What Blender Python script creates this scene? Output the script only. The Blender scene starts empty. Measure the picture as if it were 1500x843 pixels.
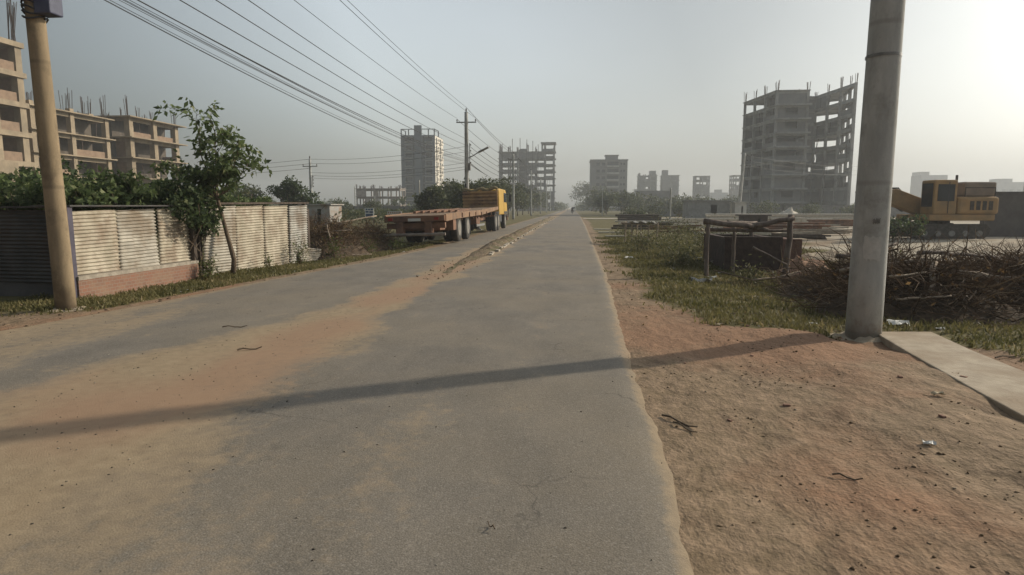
import bpy, math, random
import numpy as np
from mathutils import Vector, noise as mnoise
random.seed(7); rng = np.random.default_rng(7)
scene = bpy.context.scene
col = scene.collection
PI = math.pi

# ------------------------------------------------------------------ camera
F, CAMH = 930.0, 1.55
PITCH = math.atan(117.5/F); YAW = math.atan(88/F*math.cos(PITCH))
cd = bpy.data.cameras.new('camera'); cam = bpy.data.objects.new('camera', cd); col.objects.link(cam)
cd.sensor_width = 36; cd.lens = 36*F/1500; cd.clip_start = .05; cd.clip_end = 6000
cam.location = (0, 0, CAMH); cam.rotation_euler = (PI/2-PITCH, 0, YAW)
scene.camera = cam

# ------------------------------------------------------------------ materials
MATS = {}
def srgb(c): return c
def new_mat(name):
    m = bpy.data.materials.new(name); m.use_nodes = True
    return m, m.node_tree.nodes, m.node_tree.links, m.node_tree.nodes['Principled BSDF']
def noise_node(N, L, scale, detail=4, rough=.55, vec=None, sx=(1, 1, 1)):
    if vec is None:
        g = N.new('ShaderNodeNewGeometry'); vec = g.outputs['Position']
    mp = N.new('ShaderNodeMapping'); mp.inputs['Scale'].default_value = sx
    L.new(vec, mp.inputs['Vector'])
    n = N.new('ShaderNodeTexNoise'); n.inputs['Scale'].default_value = scale
    n.inputs['Detail'].default_value = detail; n.inputs['Roughness'].default_value = rough
    L.new(mp.outputs[0], n.inputs['Vector'])
    return n.outputs['Fac']
def ramp(N, L, fac, stops):
    r = N.new('ShaderNodeValToRGB'); e = r.color_ramp.elements
    while len(e) < len(stops): e.new(.5)
    for k, (p, c) in enumerate(stops):
        e[k].position = p; e[k].color = (c[0], c[1], c[2], 1) if not isinstance(c, float) else (c, c, c, 1)
    L.new(fac, r.inputs[0]); return r.outputs[0]
def mixc(N, L, fac, a, b, typ='MIX'):
    m = N.new('ShaderNodeMix'); m.data_type = 'RGBA'; m.blend_type = typ
    if isinstance(fac, (int, float)): m.inputs[0].default_value = fac
    else: L.new(fac, m.inputs[0])
    for i, v in ((6, a), (7, b)):
        if isinstance(v, tuple): m.inputs[i].default_value = (*v, 1)
        else: L.new(v, m.inputs[i])
    return m.outputs[2]
def math_n(N, L, op, a, b=None):
    m = N.new('ShaderNodeMath'); m.operation = op
    for i, v in ((0, a), (1, b)):
        if v is None: continue
        if isinstance(v, (int, float)): m.inputs[i].default_value = v
        else: L.new(v, m.inputs[i])
    if op == 'MULTIPLY_ADD': m.inputs[2].default_value = .5
    return m.outputs[0]
def bump(N, L, bs, h, strength, dist=.02):
    b = N.new('ShaderNodeBump'); b.inputs['Strength'].default_value = strength; b.inputs['Distance'].default_value = dist
    L.new(h, b.inputs['Height']); L.new(b.outputs[0], bs.inputs['Normal'])
def mat(name, c1, c2, scale=3, rough=.85, bmp=.3, c3=None, s3=.4, sx=(1, 1, 1), metal=0, dist=.02, local=False, lo=.35, hi=.68):
    """two-tone noise, an optional third large-scale stain colour"""
    if name in MATS: return MATS[name]
    m, N, L, bs = new_mat(name)
    vec = None
    if local:
        t = N.new('ShaderNodeTexCoord'); vec = t.outputs['Object']
    f = noise_node(N, L, scale, 5, .6, vec, sx)
    c = ramp(N, L, f, [(lo, c1), (hi, c2)])
    if c3:
        f3 = noise_node(N, L, s3, 4, .65, vec)
        c = mixc(N, L, ramp(N, L, f3, [(.45, 0.0), (.65, 1.0)]), c, c3)
    L.new(c, bs.inputs['Base Color'])
    bs.inputs['Roughness'].default_value = rough; bs.inputs['Metallic'].default_value = metal
    bs.inputs['Specular IOR Level'].default_value = .3
    if bmp:
        f2 = noise_node(N, L, scale*6, 4, .6, vec, sx)
        bump(N, L, bs, f2, bmp, dist)
    MATS[name] = m
    return m
def leaf_mat(name, dark, light, dry=None, rough=.6):
    if name in MATS: return MATS[name]
    m, N, L, bs = new_mat(name)
    a = N.new('ShaderNodeAttribute'); a.attribute_name = 'v'
    st = [(0., dark), (.75, light)]
    if dry: st += [(.9, light), (1., dry)]
    c = ramp(N, L, a.outputs['Fac'], st)
    L.new(c, bs.inputs['Base Color']); bs.inputs['Roughness'].default_value = rough
    bs.inputs['Specular IOR Level'].default_value = .25
    tr = N.new('ShaderNodeBsdfTranslucent'); L.new(c, tr.inputs[0])
    mx = N.new('ShaderNodeMixShader'); mx.inputs[0].default_value = .40
    L.new(bs.outputs[0], mx.inputs[1]); L.new(tr.outputs[0], mx.inputs[2])
    L.new(mx.outputs[0], N['Material Output'].inputs[0])
    MATS[name] = m
    return m

# ------------------------------------------------------------------ mesh builder
class MB:
    def __init__(s): s.v = []; s.f = []; s.a = []; s.n = 0; s.useattr = False
    def add(s, verts, faces, attr=None):
        o = s.n; s.v.append(np.asarray(verts, float).reshape(-1, 3)); s.n += len(s.v[-1])
        s.f.extend([tuple(i+o for i in f) for f in faces])
        if attr is not None: s.useattr = True; s.a.append(np.asarray(attr, float))
        else: s.a.append(np.zeros(len(s.v[-1])))
        return s
    BF = [(0, 3, 2, 1), (4, 5, 6, 7), (0, 1, 5, 4), (1, 2, 6, 5), (2, 3, 7, 6), (3, 0, 4, 7)]
    def box(s, x0, x1, y0, y1, z0, z1, rz=0, piv=None):
        v = np.array([(x0, y0, z0), (x1, y0, z0), (x1, y1, z0), (x0, y1, z0), (x0, y0, z1), (x1, y0, z1), (x1, y1, z1), (x0, y1, z1)], float)
        if rz:
            p = np.array(piv if piv else ((x0+x1)/2, (y0+y1)/2)); c, q = math.cos(rz), math.sin(rz)
            d = v[:, :2]-p; v[:, 0] = p[0]+d[:, 0]*c-d[:, 1]*q; v[:, 1] = p[1]+d[:, 0]*q+d[:, 1]*c
        return s.add(v, s.BF)
    def bar(s, p0, p1, w, h, up=(0, 0, 1)):
        p0 = Vector(p0); p1 = Vector(p1); d = (p1-p0).normalized(); u = Vector(up)
        if abs(d.dot(u)) > .98: u = Vector((0, 1, 0))
        r = d.cross(u).normalized(); u = r.cross(d)
        vs = []
        for p in (p0, p1):
            for a, b in ((-1, -1), (1, -1), (1, 1), (-1, 1)):
                vs.append(p+r*(a*w/2)+u*(b*h/2))
        return s.add([tuple(v) for v in vs], [(0, 1, 2, 3), (7, 6, 5, 4), (0, 4, 5, 1), (1, 5, 6, 2), (2, 6, 7, 3), (3, 7, 4, 0)])
    def tube(s, pts, rad, n=8, cap=True, attr=None):
        pts = [Vector(p) for p in pts]
        if not hasattr(rad, '__len__'): rad = [rad]*len(pts)
        vs = []; ref = None
        for i, p in enumerate(pts):
            d = (pts[min(i+1, len(pts)-1)]-pts[max(i-1, 0)]).normalized()
            if ref is None:
                ref = Vector((0, 0, 1)) if abs(d.z) < .9 else Vector((1, 0, 0))
            r = d.cross(ref).normalized(); u = r.cross(d)
            for k in range(n):
                a = 2*PI*k/n; vs.append(tuple(p+(r*math.cos(a)+u*math.sin(a))*rad[i]))
        fs = []
        for i in range(len(pts)-1):
            for k in range(n):
                a = i*n+k; b = i*n+(k+1) % n; fs.append((a, a+n, b+n, b))
        if cap and n > 2:
            fs.append(tuple(range(n))); fs.append(tuple(range((len(pts)-1)*n+n-1, (len(pts)-1)*n-1, -1)))
        return s.add(vs, fs, None if attr is None else np.full(len(vs), attr))
    def prism(s, poly, z0, z1):
        n = len(poly); v = [(x, y, z0) for x, y in poly]+[(x, y, z1) for x, y in poly]
        return s.add(v, [tuple(range(n-1, -1, -1)), tuple(range(n, 2*n))]+[(i, (i+1) % n, n+(i+1) % n, n+i) for i in range(n)])
    def lathe(s, prof, c, axis='z', n=16):
        vs = []
        for r, h in prof:
            for k in range(n):
                a = 2*PI*k/n
                q = (r*math.cos(a), r*math.sin(a), h) if axis == 'z' else ((h, r*math.cos(a), r*math.sin(a)) if axis == 'x' else (r*math.cos(a), h, r*math.sin(a)))
                vs.append((c[0]+q[0], c[1]+q[1], c[2]+q[2]))
        fs = [(i*n+k, i*n+(k+1) % n, (i+1)*n+(k+1) % n, (i+1)*n+k) for i in range(len(prof)-1) for k in range(n)]
        fs += [tuple(range(n-1, -1, -1)), tuple(range((len(prof)-1)*n, len(prof)*n))]
        return s.add(vs, fs)
    def leaves(s, P, size, aspect=2.2, droop=.0, flat=.0, var=None):
        """diamond leaves folded a little along the rib; P is (n,3)"""
        n = len(P)
        if n == 0: return s
        d = rng.normal(size=(n, 3)); d[:, 2] = d[:, 2]*(1-flat)-droop
        d /= np.linalg.norm(d, axis=1)[:, None]
        q = rng.normal(size=(n, 3)); q -= (q*d).sum(1)[:, None]*d; q /= np.linalg.norm(q, axis=1)[:, None]
        L_ = (size*(.6+.8*rng.random(n)))[:, None]; W = L_/aspect
        V = np.stack([P, P+d*L_*.45+q*W*.5, P+d*L_, P+d*L_*.45-q*W*.5], 1).reshape(-1, 3)
        o = s.n; s.v.append(V); s.n += len(V); s.useattr = True
        a = rng.random(n) if var is None else np.clip(var+rng.normal(size=n)*.16, 0, 1)
        s.a.append(np.repeat(a, 4))
        s.f.extend([(o+4*i, o+4*i+1, o+4*i+2, o+4*i+3) for i in range(n)])
        return s
    def twigs(s, P0, P1, r, kink=.12, n=3):
        """many thin crooked three-sided sticks"""
        m = len(P0)
        if not hasattr(r, '__len__'): r = np.full(m, r)
        d = P1-P0; Ln = np.linalg.norm(d, axis=1)[:, None]; d = d/Ln
        q = rng.normal(size=(m, 3)); q -= (q*d).sum(1)[:, None]*d; q /= np.linalg.norm(q, axis=1)[:, None]
        w = np.cross(d, q)
        ring = []
        for t, rr in ((0, 1.), (.35, .85), (.7, .6), (1, .3)):
            c = P0+d*Ln*t+q*(Ln*kink*math.sin(t*5))+w*(Ln*kink*.5*math.sin(t*8))
            for k in range(3):
                a = 2*PI*k/3
                ring.append(c+(q*math.cos(a)+w*math.sin(a))*(r*rr)[:, None])
        V = np.stack(ring, 1).reshape(-1, 3)
        o = s.n; s.v.append(V); s.n += len(V); s.useattr = True; s.a.append(np.repeat(rng.random(m), 12))
        for i in range(m):
            b = o+12*i
            for j in range(3):
                for k in range(3):
                    s.f.append((b+3*j+k, b+3*j+(k+1) % 3, b+3*j+3+(k+1) % 3, b+3*j+3+k))
        return s
    def build(s, name, m, parent=None, loc=None, smooth=False, bevel=0):
        V = np.concatenate(s.v) if s.v else np.zeros((0, 3))
        base = BASE.get(parent.name, (0, 0, 0)) if parent else (loc or (0, 0, 0))
        V = V-np.array(base)
        me = bpy.data.meshes.new(name); me.from_pydata(V.tolist(), [], s.f)
        if s.useattr:
            at = me.attributes.new('v', 'FLOAT', 'POINT'); at.data.foreach_set('value', np.concatenate(s.a).astype(np.float32))
        me.validate(); me.update()
        if smooth: me.polygons.foreach_set('use_smooth', [True]*len(me.polygons))
        me.materials.append(m)
        o = bpy.data.objects.new(name, me); col.objects.link(o)
        if bevel:
            b = o.modifiers.new('bevel', 'BEVEL'); b.width = bevel; b.segments = 2; b.limit_method = 'ANGLE'
        if parent: o.parent = parent; BASE[o.name] = base
        else: o.location = base; BASE[o.name] = base
        return o
BASE = {}
def tag(o, label=None, cat=None, group=None, kind=None):
    if label: o['label'] = label
    if cat: o['category'] = cat
    if group: o['group'] = group
    if kind: o['kind'] = kind
    return o
def thing(name, label, cat, loc=(0, 0, 0), group=None):
    o = bpy.data.objects.new(name, None); col.objects.link(o); o.location = loc; o.empty_display_size = .2
    BASE[o.name] = tuple(loc); return tag(o, label, cat, group)
def dup(root, loc, rz=None, label=None, scale=None):
    def cp(o, par):
        c = o.copy(); col.objects.link(c)
        if par: c.parent = par
        for ch in o.children: cp(ch, c)
        return c
    r = cp(root, None); r.location = loc
    if rz is not None: r.rotation_euler[2] = rz
    if scale: r.scale = scale
    if label: r['label'] = label
    return r

# ------------------------------------------------------------------ terrain heights and covers
def sn(x, y, s, k=0):
    """smooth pseudo noise in [-1,1], vectorised"""
    x = np.asarray(x, float)/s; y = np.asarray(y, float)/s; t = 0
    for i in range(5):
        a = 1.7*i+k*2.3+.4; w = 1+.63*i
        t = t+math.pow(.75, i)*np.sin((x*math.cos(a)+y*math.sin(a))*w*2.1+k*3.1+i*1.9+1.3*np.sin((x*math.sin(a)-y*math.cos(a))*w*1.3+k+i))
    return t/2.4
def ss(x, a, b):
    t = np.clip((np.asarray(x, float)-a)/(b-a), 0, 1); return t*t*(3-2*t)
def RE(y): return np.interp(y, [-10, 2.5, 4.2, 6.1, 8.2, 15, 26, 56, 110, 700], [.5, .55, .62, .63, .66, .83, .93, 1.2, 1.5, 2.0])
def LE(y): return np.interp(y, [-10, 7, 9.4, 12.8, 15.4, 19, 25, 60, 700], [-7.6, -7.3, -6.92, -6.6, -6.27, -5.85, -5.45, -5.4, -5.6])
MX = -3.0
def gz(x, y):
    x = np.asarray(x, float); y = np.asarray(y, float)
    re = RE(y); le = LE(y)
    r = ss(x, re+.25, re+2.2); l = ss(-x, -le+.25, -le+1.6)
    z = -.03+r*(.03*sn(x, y, .8, 1)+.04*sn(x, y, 2.6, 2)+.02)+l*(.03*sn(x, y, .7, 3)+.04*sn(x, y, 2.2, 4)-.03)
    z = z+.012*sn(x, y, .22, 5)*np.maximum(r, l)
    # hollow where the brushwood and the masonry tank lie
    z = z-.38*np.exp(-(((x-5.2)/2.2)**2+((y-13.6)/2.7)**2))*ss(x, re+.8, re+3)
    z = z-.034*ss(x, 3.05, 3.35)*(1-ss(x, 4.5, 4.8))*(1-ss(y, 8.0, 8.6))
    z = z-.12*ss(-x, 6.0, 7.2)*ss(y, 19, 24)*ss(-y, -60, -45)
    far = ss(np.hypot(x, y), 40, 90); z = z*(1-far)+far*(-.08)
    return z
def gzf(x, y): return float(gz(x, y))

def grid_sheet(name, xs, ys, zf, m, attrs, kind='structure', xf=None):
    X, Y = np.meshgrid(xs, ys)
    if xf is not None: X = xf(X, Y)
    Z = zf(X, Y); ny, nx = X.shape
    V = np.stack([X, Y, Z], -1).reshape(-1, 3)
    idx = np.arange(nx*ny).reshape(ny, nx)
    Q = np.stack([idx[:-1, :-1], idx[:-1, 1:], idx[1:, 1:], idx[1:, :-1]], -1).reshape(-1, 4)
    me = bpy.data.meshes.new(name); me.from_pydata(V.tolist(), [], Q.tolist())
    for k, fn in attrs.items():
        at = me.attributes.new(k, 'FLOAT', 'POINT'); at.data.foreach_set('value', np.asarray(fn(X, Y)+X*0).reshape(-1).astype(np.float32))
    me.polygons.foreach_set('use_smooth', [True]*len(me.polygons)); me.update()
    me.materials.append(m)
    o = bpy.data.objects.new(name, me); col.objects.link(o); o['kind'] = kind
    return o

# cover functions (what lies on the soil)
def c_grass(x, y):
    re = RE(y); le = LE(y)
    off = np.interp(y, [7.4, 8.0, 8.6, 9.4, 10.5, 12, 15], [3.0, 1.8, .95, .5, .25, .12, .05])
    r = ss(x+.3*sn(x, y, 1.1, 10)+.12*sn(x, y, .35, 13), re+off, re+off+1.0)*ss(y+.25*sn(x, y, .9, 14), 7.1, 8.1)*(1-ss(x+sn(x, y, 4, 9)*1.5-.05*y, 6.5, 9))
    r = np.maximum(r, ss(x, 4.45, 4.9)*ss(y, 6.2, 7.2)*(1-ss(y, 9, 10)))
    r = r*(1-ss(x, 3.25, 3.45)*(1-ss(x, 4.5, 4.62))*(1-ss(y, 8.1, 8.35)))
    l = ss(-x, -le+.15, -le+.5)*ss(y, 7.8, 10)
    r = r*(1-ss(x, 3.2, 3.4)*(1-ss(x, 4.5, 4.62))*(1-ss(y, 8.1, 8.35)))
    far = ss(y, 60, 120)*.8
    return np.clip(np.maximum(np.maximum(r, l), far*(.5+.5*sn(x, y, 30, 8))+far*.3), 0, 1)
def c_red(x, y):
    return (1-.6*ss(y, 10, 18))*np.clip(.42+.5*sn(x, y, 3.1, 11)+.45*np.exp(-(((x-1.6)/1.3)**2+((y-8.2)/2.2)**2)), 0, 1)
def c_pale(x, y):
    return np.clip(ss(x, 5.5, 9)*ss(y, 14, 19)*(.75+.5*sn(x, y, 7, 12)), 0, 1)*(1-ss(y, 90, 130))

def soil_material():
    m, N, L, bs = new_mat('soil_and_verge')
    def at(n):
        a = N.new('ShaderNodeAttribute'); a.attribute_name = n; return a.outputs['Fac']
    n1 = noise_node(N, L, .9, 6, .62); n2 = noise_node(N, L, 7, 6, .65); n3 = noise_node(N, L, 45, 4, .65)
    base = mixc(N, L, ramp(N, L, n2, [(.36, 0.), (.68, 1.)]), (.20, .145, .09), (.335, .24, .16))
    dk = ramp(N, L, noise_node(N, L, 3.6, 8, .72, sx=(1, .55, 1)), [(.53, 0.), (.66, .8)])
    base = mixc(N, L, dk, base, (.105, .072, .046))
    rf = ramp(N, L, math_n(N, L, 'ADD', at('red'), math_n(N, L, 'MULTIPLY', math_n(N, L, 'SUBTRACT', n1, .5), 1.4)), [(.42, 0.), (.85, .85)])
    base = mixc(N, L, rf, base, (.29, .165, .10))
    pf = ramp(N, L, math_n(N, L, 'ADD', at('pale'), math_n(N, L, 'MULTIPLY', math_n(N, L, 'SUBTRACT', n1, .5), .9)), [(.35, 0.), (.7, 1.)])
    base = mixc(N, L, pf, base, mixc(N, L, n2, (.34, .29, .22), (.50, .45, .36)))
    gcol = mixc(N, L, ramp(N, L, n2, [(.4, 0.), (.62, 1.)]), (.09, .085, .032), (.17, .145, .06))
    gcol = mixc(N, L, ramp(N, L, n1, [(.5, 0.), (.72, .8)]), gcol, (.19, .145, .075))
    gf = ramp(N, L, math_n(N, L, 'ADD', at('grass'), math_n(N, L, 'MULTIPLY', math_n(N, L, 'SUBTRACT', n2, .5), 1.5)), [(.38, 0.), (.62, 1.)])
    base = mixc(N, L, gf, base, gcol)
    base = mixc(N, L, ramp(N, L, n3, [(.3, .5), (.55, 0.)]), base, (.11, .08, .055))
    L.new(base, bs.inputs['Base Color']); bs.inputs['Roughness'].default_value = .95; bs.inputs['Specular IOR Level'].default_value = .15
    big = noise_node(N, L, 2.1, 5, .6, sx=(1, .45, 1))
    h = math_n(N, L, 'ADD', math_n(N, L, 'ADD', math_n(N, L, 'MULTIPLY', n2, .9), math_n(N, L, 'MULTIPLY', n3, .22)), math_n(N, L, 'MULTIPLY', big, 3.0))
    bump(N, L, bs, h, .75, .035)
    return m
def geo_steps(a, b, first, ratio):
    out = [a]; s = first
    while out[-1] < b: out.append(out[-1]+s); s *= ratio
    out[-1] = b; return out
xs = [-x for x in geo_steps(9.5, 3000, .3, 1.12)][::-1]+list(np.arange(-9.25, 10.2, .14))+geo_steps(10.4, 3000, .3, 1.12)
ys = [-y for y in geo_steps(2, 1200, 1, 1.5)][::-1]+list(np.arange(-1.8, 26, .14))+geo_steps(26.2, 3400, .3, 1.07)
soil = soil_material()
grid_sheet('ground', np.array(xs), np.array(ys), gz, soil, {'grass': c_grass, 'red': c_red, 'pale': c_pale})

# ------------------------------------------------------------------ road
def d_dust(x, y):
    near = ss(-y, -24, -4)
    w = np.interp(y, [2, 4, 6, 8, 12, 20, 30], [1.9, 1.4, 1.0, .7, .52, .55, .6])
    c = np.interp(y, [2, 4, 6, 8, 12, 20], [-4.0, -3.8, -3.5, -3.25, -3.05, MX])
    xe = x+.22*sn(x, y, 1.3, 22)+.10*sn(x, y, .4, 23)
    band = np.exp(-(np.abs((xe-c)/w))**4.0)
    left = .50*ss(-x, 4.6, 6.2)*ss(-y, -11, -7.5)
    edge = .9*np.exp(-((x-RE(y)-.02)/.10)**2)+.8*np.exp(-((x-LE(y))/.28)**2)
    mid = .16*np.exp(-((x+1.4)/.5)**2)*ss(-y, -9, -3)
    return np.clip(band*(1+.3*ss(y, 9, 14))+left+edge+mid+.01, 0, 1.35)
def d_red(x, y):
    w = np.interp(y, [2, 4, 6, 8, 12, 20, 30], [1.1, .8, .6, .45, .35, .35, .3]); c = np.interp(y, [2, 4, 6, 8, 12, 20], [-3.5, -3.3, -3.2, -3.1, -3.0, MX])
    return np.clip(.28+.40*sn(x, y, 1.9, 21)+.60*np.exp(-((x+.15*sn(x, y, 1.2, 24)-c)/w)**2)*ss(y, 2.0, 4.0)-.3*ss(-x, 4.5, 6), 0, 1)
def road_material():
    m, N, L, bs = new_mat('dusty_asphalt')
    def at(n):
        a = N.new('ShaderNodeAttribute'); a.attribute_name = n; return a.outputs['Fac']
    n0 = noise_node(N, L, .35, 6, .6); n1 = noise_node(N, L, 1.5, 7, .65, sx=(1, .55, 1)); n2 = noise_node(N, L, 9, 6, .7); n3 = noise_node(N, L, 110, 3, .7)
    v = N.new('ShaderNodeTexVoronoi'); v.inputs['Scale'].default_value = 95
    g = N.new('ShaderNodeNewGeometry'); L.new(g.outputs['Position'], v.inputs['Vector'])
    a0 = mixc(N, L, ramp(N, L, n1, [(.35, 0.), (.66, 1.)]), (.180, .160, .134), (.275, .240, .196))
    a0 = mixc(N, L, ramp(N, L, n0, [(.42, 0.), (.62, .7)]), a0, (.29, .24, .175))
    # tar seams and old stains
    a0 = mixc(N, L, ramp(N, L, noise_node(N, L, 2.3, 8, .75), [(.60, 0.), (.72, .5)]), a0, (.075, .07, .065))
    # pale and dark aggregate
    a0 = mixc(N, L, ramp(N, L, v.outputs['Distance'], [(.1, .0), (.6, .36)]), a0, (.06, .056, .05))
    a0 = mixc(N, L, ramp(N, L, n3, [(.34, .5), (.50, 0.)]), a0, (.05, .046, .04))
    a0 = mixc(N, L, ramp(N, L, noise_node(N, L, 38, 5, .75), [(.56, 0.), (.66, .35)]), a0, (.33, .29, .24))
    hs = N.new('ShaderNodeSeparateColor'); L.new(v.outputs['Color'], hs.inputs[0])
    a0 = mixc(N, L, ramp(N, L, hs.outputs[0], [(.90, 0.), (.93, .28)]), a0, (.34, .31, .27))
    dn = math_n(N, L, 'ADD', at('dust'), math_n(N, L, 'ADD', math_n(N, L, 'MULTIPLY', math_n(N, L, 'SUBTRACT', n1, .5), 1.1), math_n(N, L, 'MULTIPLY', math_n(N, L, 'SUBTRACT', n2, .5), .95)))
    # tyre-swept streaks along the carriageway, fine cracks
    trk = noise_node(N, L, 2.2, 4, .6, sx=(1, .035, 1))
    dn = math_n(N, L, 'ADD', dn, math_n(N, L, 'MULTIPLY', math_n(N, L, 'SUBTRACT', trk, .5), .75))
    df = ramp(N, L, dn, [(.18, 0.), (.50, .62), (.95, .96)])
    vc = N.new('ShaderNodeTexVoronoi'); vc.feature = 'DISTANCE_TO_EDGE'; vc.inputs['Scale'].default_value = .75
    wv = N.new('ShaderNodeVectorMath'); wv.operation = 'ADD'; cn = N.new('ShaderNodeTexNoise'); cn.inputs['Scale'].default_value = 1.8; cn.inputs['Detail'].default_value = 6
    L.new(g.outputs['Position'], cn.inputs['Vector']); L.new(g.outputs['Position'], wv.inputs[0]); L.new(cn.outputs['Color'], wv.inputs[1]); L.new(wv.outputs[0], vc.inputs['Vector'])
    ck = math_n(N, L, 'MULTIPLY', ramp(N, L, vc.outputs['Distance'], [(.0, .75), (.009, 0.)]), ramp(N, L, noise_node(N, L, .55, 3, .5), [(.50, 0.), (.62, 1.)]))
    a0 = mixc(N, L, ck, a0, (.05, .045, .04))
    dc = mixc(N, L, ramp(N, L, n2, [(.35, 0.), (.7, 1.)]), (.27, .20, .125), (.35, .27, .175))
    dc = mixc(N, L, ramp(N, L, math_n(N, L, 'ADD', at('red'), math_n(N, L, 'MULTIPLY', math_n(N, L, 'SUBTRACT', n1, .5), .9)), [(.4, 0.), (.9, .7)]), dc, (.31, .19, .12))
    c = mixc(N, L, df, a0, dc)
    L.new(c, bs.inputs['Base Color']); bs.inputs['Roughness'].default_value = .88; bs.inputs['Specular IOR Level'].default_value = .25
    h = math_n(N, L, 'ADD', math_n(N, L, 'MULTIPLY', n3, .6), math_n(N, L, 'ADD', math_n(N, L, 'MULTIPLY', n2, 1.2), math_n(N, L, 'MULTIPLY', v.outputs['Distance'], -.8)))
    bump(N, L, bs, h, .22, .008)
    return m
ry = np.array(list(np.arange(-9, -.5, .8))+list(np.arange(-.5, 30, .1))+geo_steps(30.1, 900, .25, 1.05))
ru = np.linspace(0, 1, 80)
def road_x(U, Y):
    jl = .10*sn(Y, Y*0, .7, 31)+.05*sn(Y, Y*0, .21, 32); jr = .03*sn(Y, Y*0, .8, 33)+.022*sn(Y, Y*0, .16, 34)
    return (LE(Y)+jl)*(1-U)+(RE(Y)+jr)*U
def road_z(X, Y):
    e = np.minimum(X-LE(Y), RE(Y)-X)
    z = -.035+.04*ss(e, -.05, .16)+.02*ss(e, .2, 2.5)+.006*sn(X, Y, .9, 35)
    return np.where((e > -9), z, z)
grid_sheet('road', ru, ry, road_z, road_material(), {'dust': d_dust, 'red': d_red}, xf=road_x)

# median: a low strip of earth and broken edging between the two carriageways
dirt_m = mat('median_earth', (.10, .072, .045), (.26, .19, .12), 9, .95, .8, (.12, .11, .05), 1.2, dist=.03)
def med_sheet():
    ysm = np.array(list(np.arange(14.5, 45, .15))+geo_steps(45.2, 100, .3, 1.04)); u = np.linspace(-1, 1, 13)
    def xf(U, Y):
        w = (.12+.30*ss(Y, 15, 24))*(1-.5*ss(Y, 85, 100))
        return MX+.12*sn(Y, Y*0, 3.3, 41)*(1-ss(Y, 30, 60))+U*w*(1+.25*sn(Y, Y*0, .5, 42))
    def zf(X, Y):
        c = MX+.12*sn(Y, Y*0, 3.3, 41)*(1-ss(Y, 30, 60)); w = (.12+.30*ss(Y, 15, 24))*(1-.5*ss(Y, 85, 100))*1.1
        e = np.clip(1-(np.abs(X-c)/w)**2, -.2, 1)
        return .018+(.015+.15*ss(Y, 16, 27)*(1-ss(Y, 92, 100)))*e*(1+.35*sn(X, Y, .35, 43)+.25*sn(X, Y, .13, 44))
    return grid_sheet('median_strip', u, ysm, zf, dirt_m, {}, xf=xf)
med_sheet()
kerb_m = mat('kerb_concrete', (.24, .21, .17), (.42, .37, .30), 6, .9, .6)
mb = MB(); y = 20.
while y < 96:
    ln = random.uniform(.35, .9); 
    if random.random() < .8:
        x = MX+.40+.04*random.uniform(-1, 1); zz = random.uniform(.05, .09)
        mb.box(x-.05, x+.06, y, y+ln, .0, zz+.02, random.uniform(-.06, .06))
    y += ln+random.uniform(.02, .4 if y < 60 else .9)
tag(mb.build('kerb', kerb_m), kind='structure')

# concrete slab path on the right
slab_m = mat('slab_concrete', (.33, .27, .20), (.46, .385, .29), 5, .9, .35, (.29, .22, .15), .9)
mb = MB()
poly = [(3.78, 8.22), (3.62, 7.1), (3.44, 5.6), (3.3, 4.2), (3.1, 1.5), (4.3, 1.5), (4.24, 4.2), (4.27, 5.9), (4.36, 7.2), (4.50, 8.28)]
mb.prism(poly, -.22, .006)
o = mb.build('path', slab_m, bevel=.012); o['kind'] = 'structure'
# pale side track crossing far right
mb = MB(); mb.add([(1.6, 88, -.02), (60, 92, -.02), (60, 97, -.02), (1.6, 94, -.02)], [(0, 1, 2, 3)])
tag(mb.build('side_track', mat('pale_track', (.36, .32, .25), (.5, .45, .37), .8, .95, .3)), kind='structure')

# ------------------------------------------------------------------ small ground stuff
def scatter(n, x0, x1, y0, y1, dens):
    out = []
    while sum(len(a) for a in out) < n:
        x = rng.uniform(x0, x1, n); y = rng.uniform(y0, y1, n)
        k = rng.random(n) < dens(x, y); out.append(np.stack([x[k], y[k]], 1))
    return np.concatenate(out)[:n]
def grass_mesh(name, n, x0, x1, y0, y1, dens, hh, m, mincut=.5):
    P = scatter(n, x0, x1, y0, y1, dens); n = len(P)
    z = gz(P[:, 0], P[:, 1])-.01
    h = hh*(.4+rng.random(n)*1.1); a = rng.uniform(0, 2*PI, n); w = .005+.006*rng.random(n)+.0006*P[:, 1]
    ln = rng.normal(size=(n, 2))*.45*h[:, None]
    dx = np.cos(a)*w; dy = np.sin(a)*w
    B0 = np.stack([P[:, 0]-dx, P[:, 1]-dy, z], 1); B1 = np.stack([P[:, 0]+dx, P[:, 1]+dy, z], 1)
    M = np.stack([P[:, 0]+ln[:, 0]*.4, P[:, 1]+ln[:, 1]*.4, z+h*.65], 1)
    T = np.stack([P[:, 0]+ln[:, 0], P[:, 1]+ln[:, 1], z+h], 1)
    V = np.stack([B0, B1, M+np.stack([dx*.6, dy*.6, dx*0], 1), M-np.stack([dx*.6, dy*.6, dx*0], 1), T], 1).reshape(-1, 3)
    mb = MB(); mb.v = [V]; mb.n = len(V); mb.useattr = True
    vv = np.clip(.45+.35*sn(P[:, 0], P[:, 1], 1.1, 51)+rng.normal(size=n)*.2, 0, 1); mb.a = [np.repeat(vv, 5)]
    for i in range(n):
        b = 5*i; mb.f.append((b, b+1, b+2, b+3)); mb.f.append((b+3, b+2, b+4))
    return tag(mb.build(name, m), kind='stuff')
grass_m = leaf_mat('grass_blades', (.085, .085, .028), (.20, .175, .075), (.38, .30, .17))
def dr(x, y):
    c = c_grass(x, y); return (c > .05)*ss(c+.5*sn(x, y, .9, 52)+.25*sn(x, y, .3, 53), .25, 1.0)*(1-.5*ss(y, 12, 30))
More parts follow.
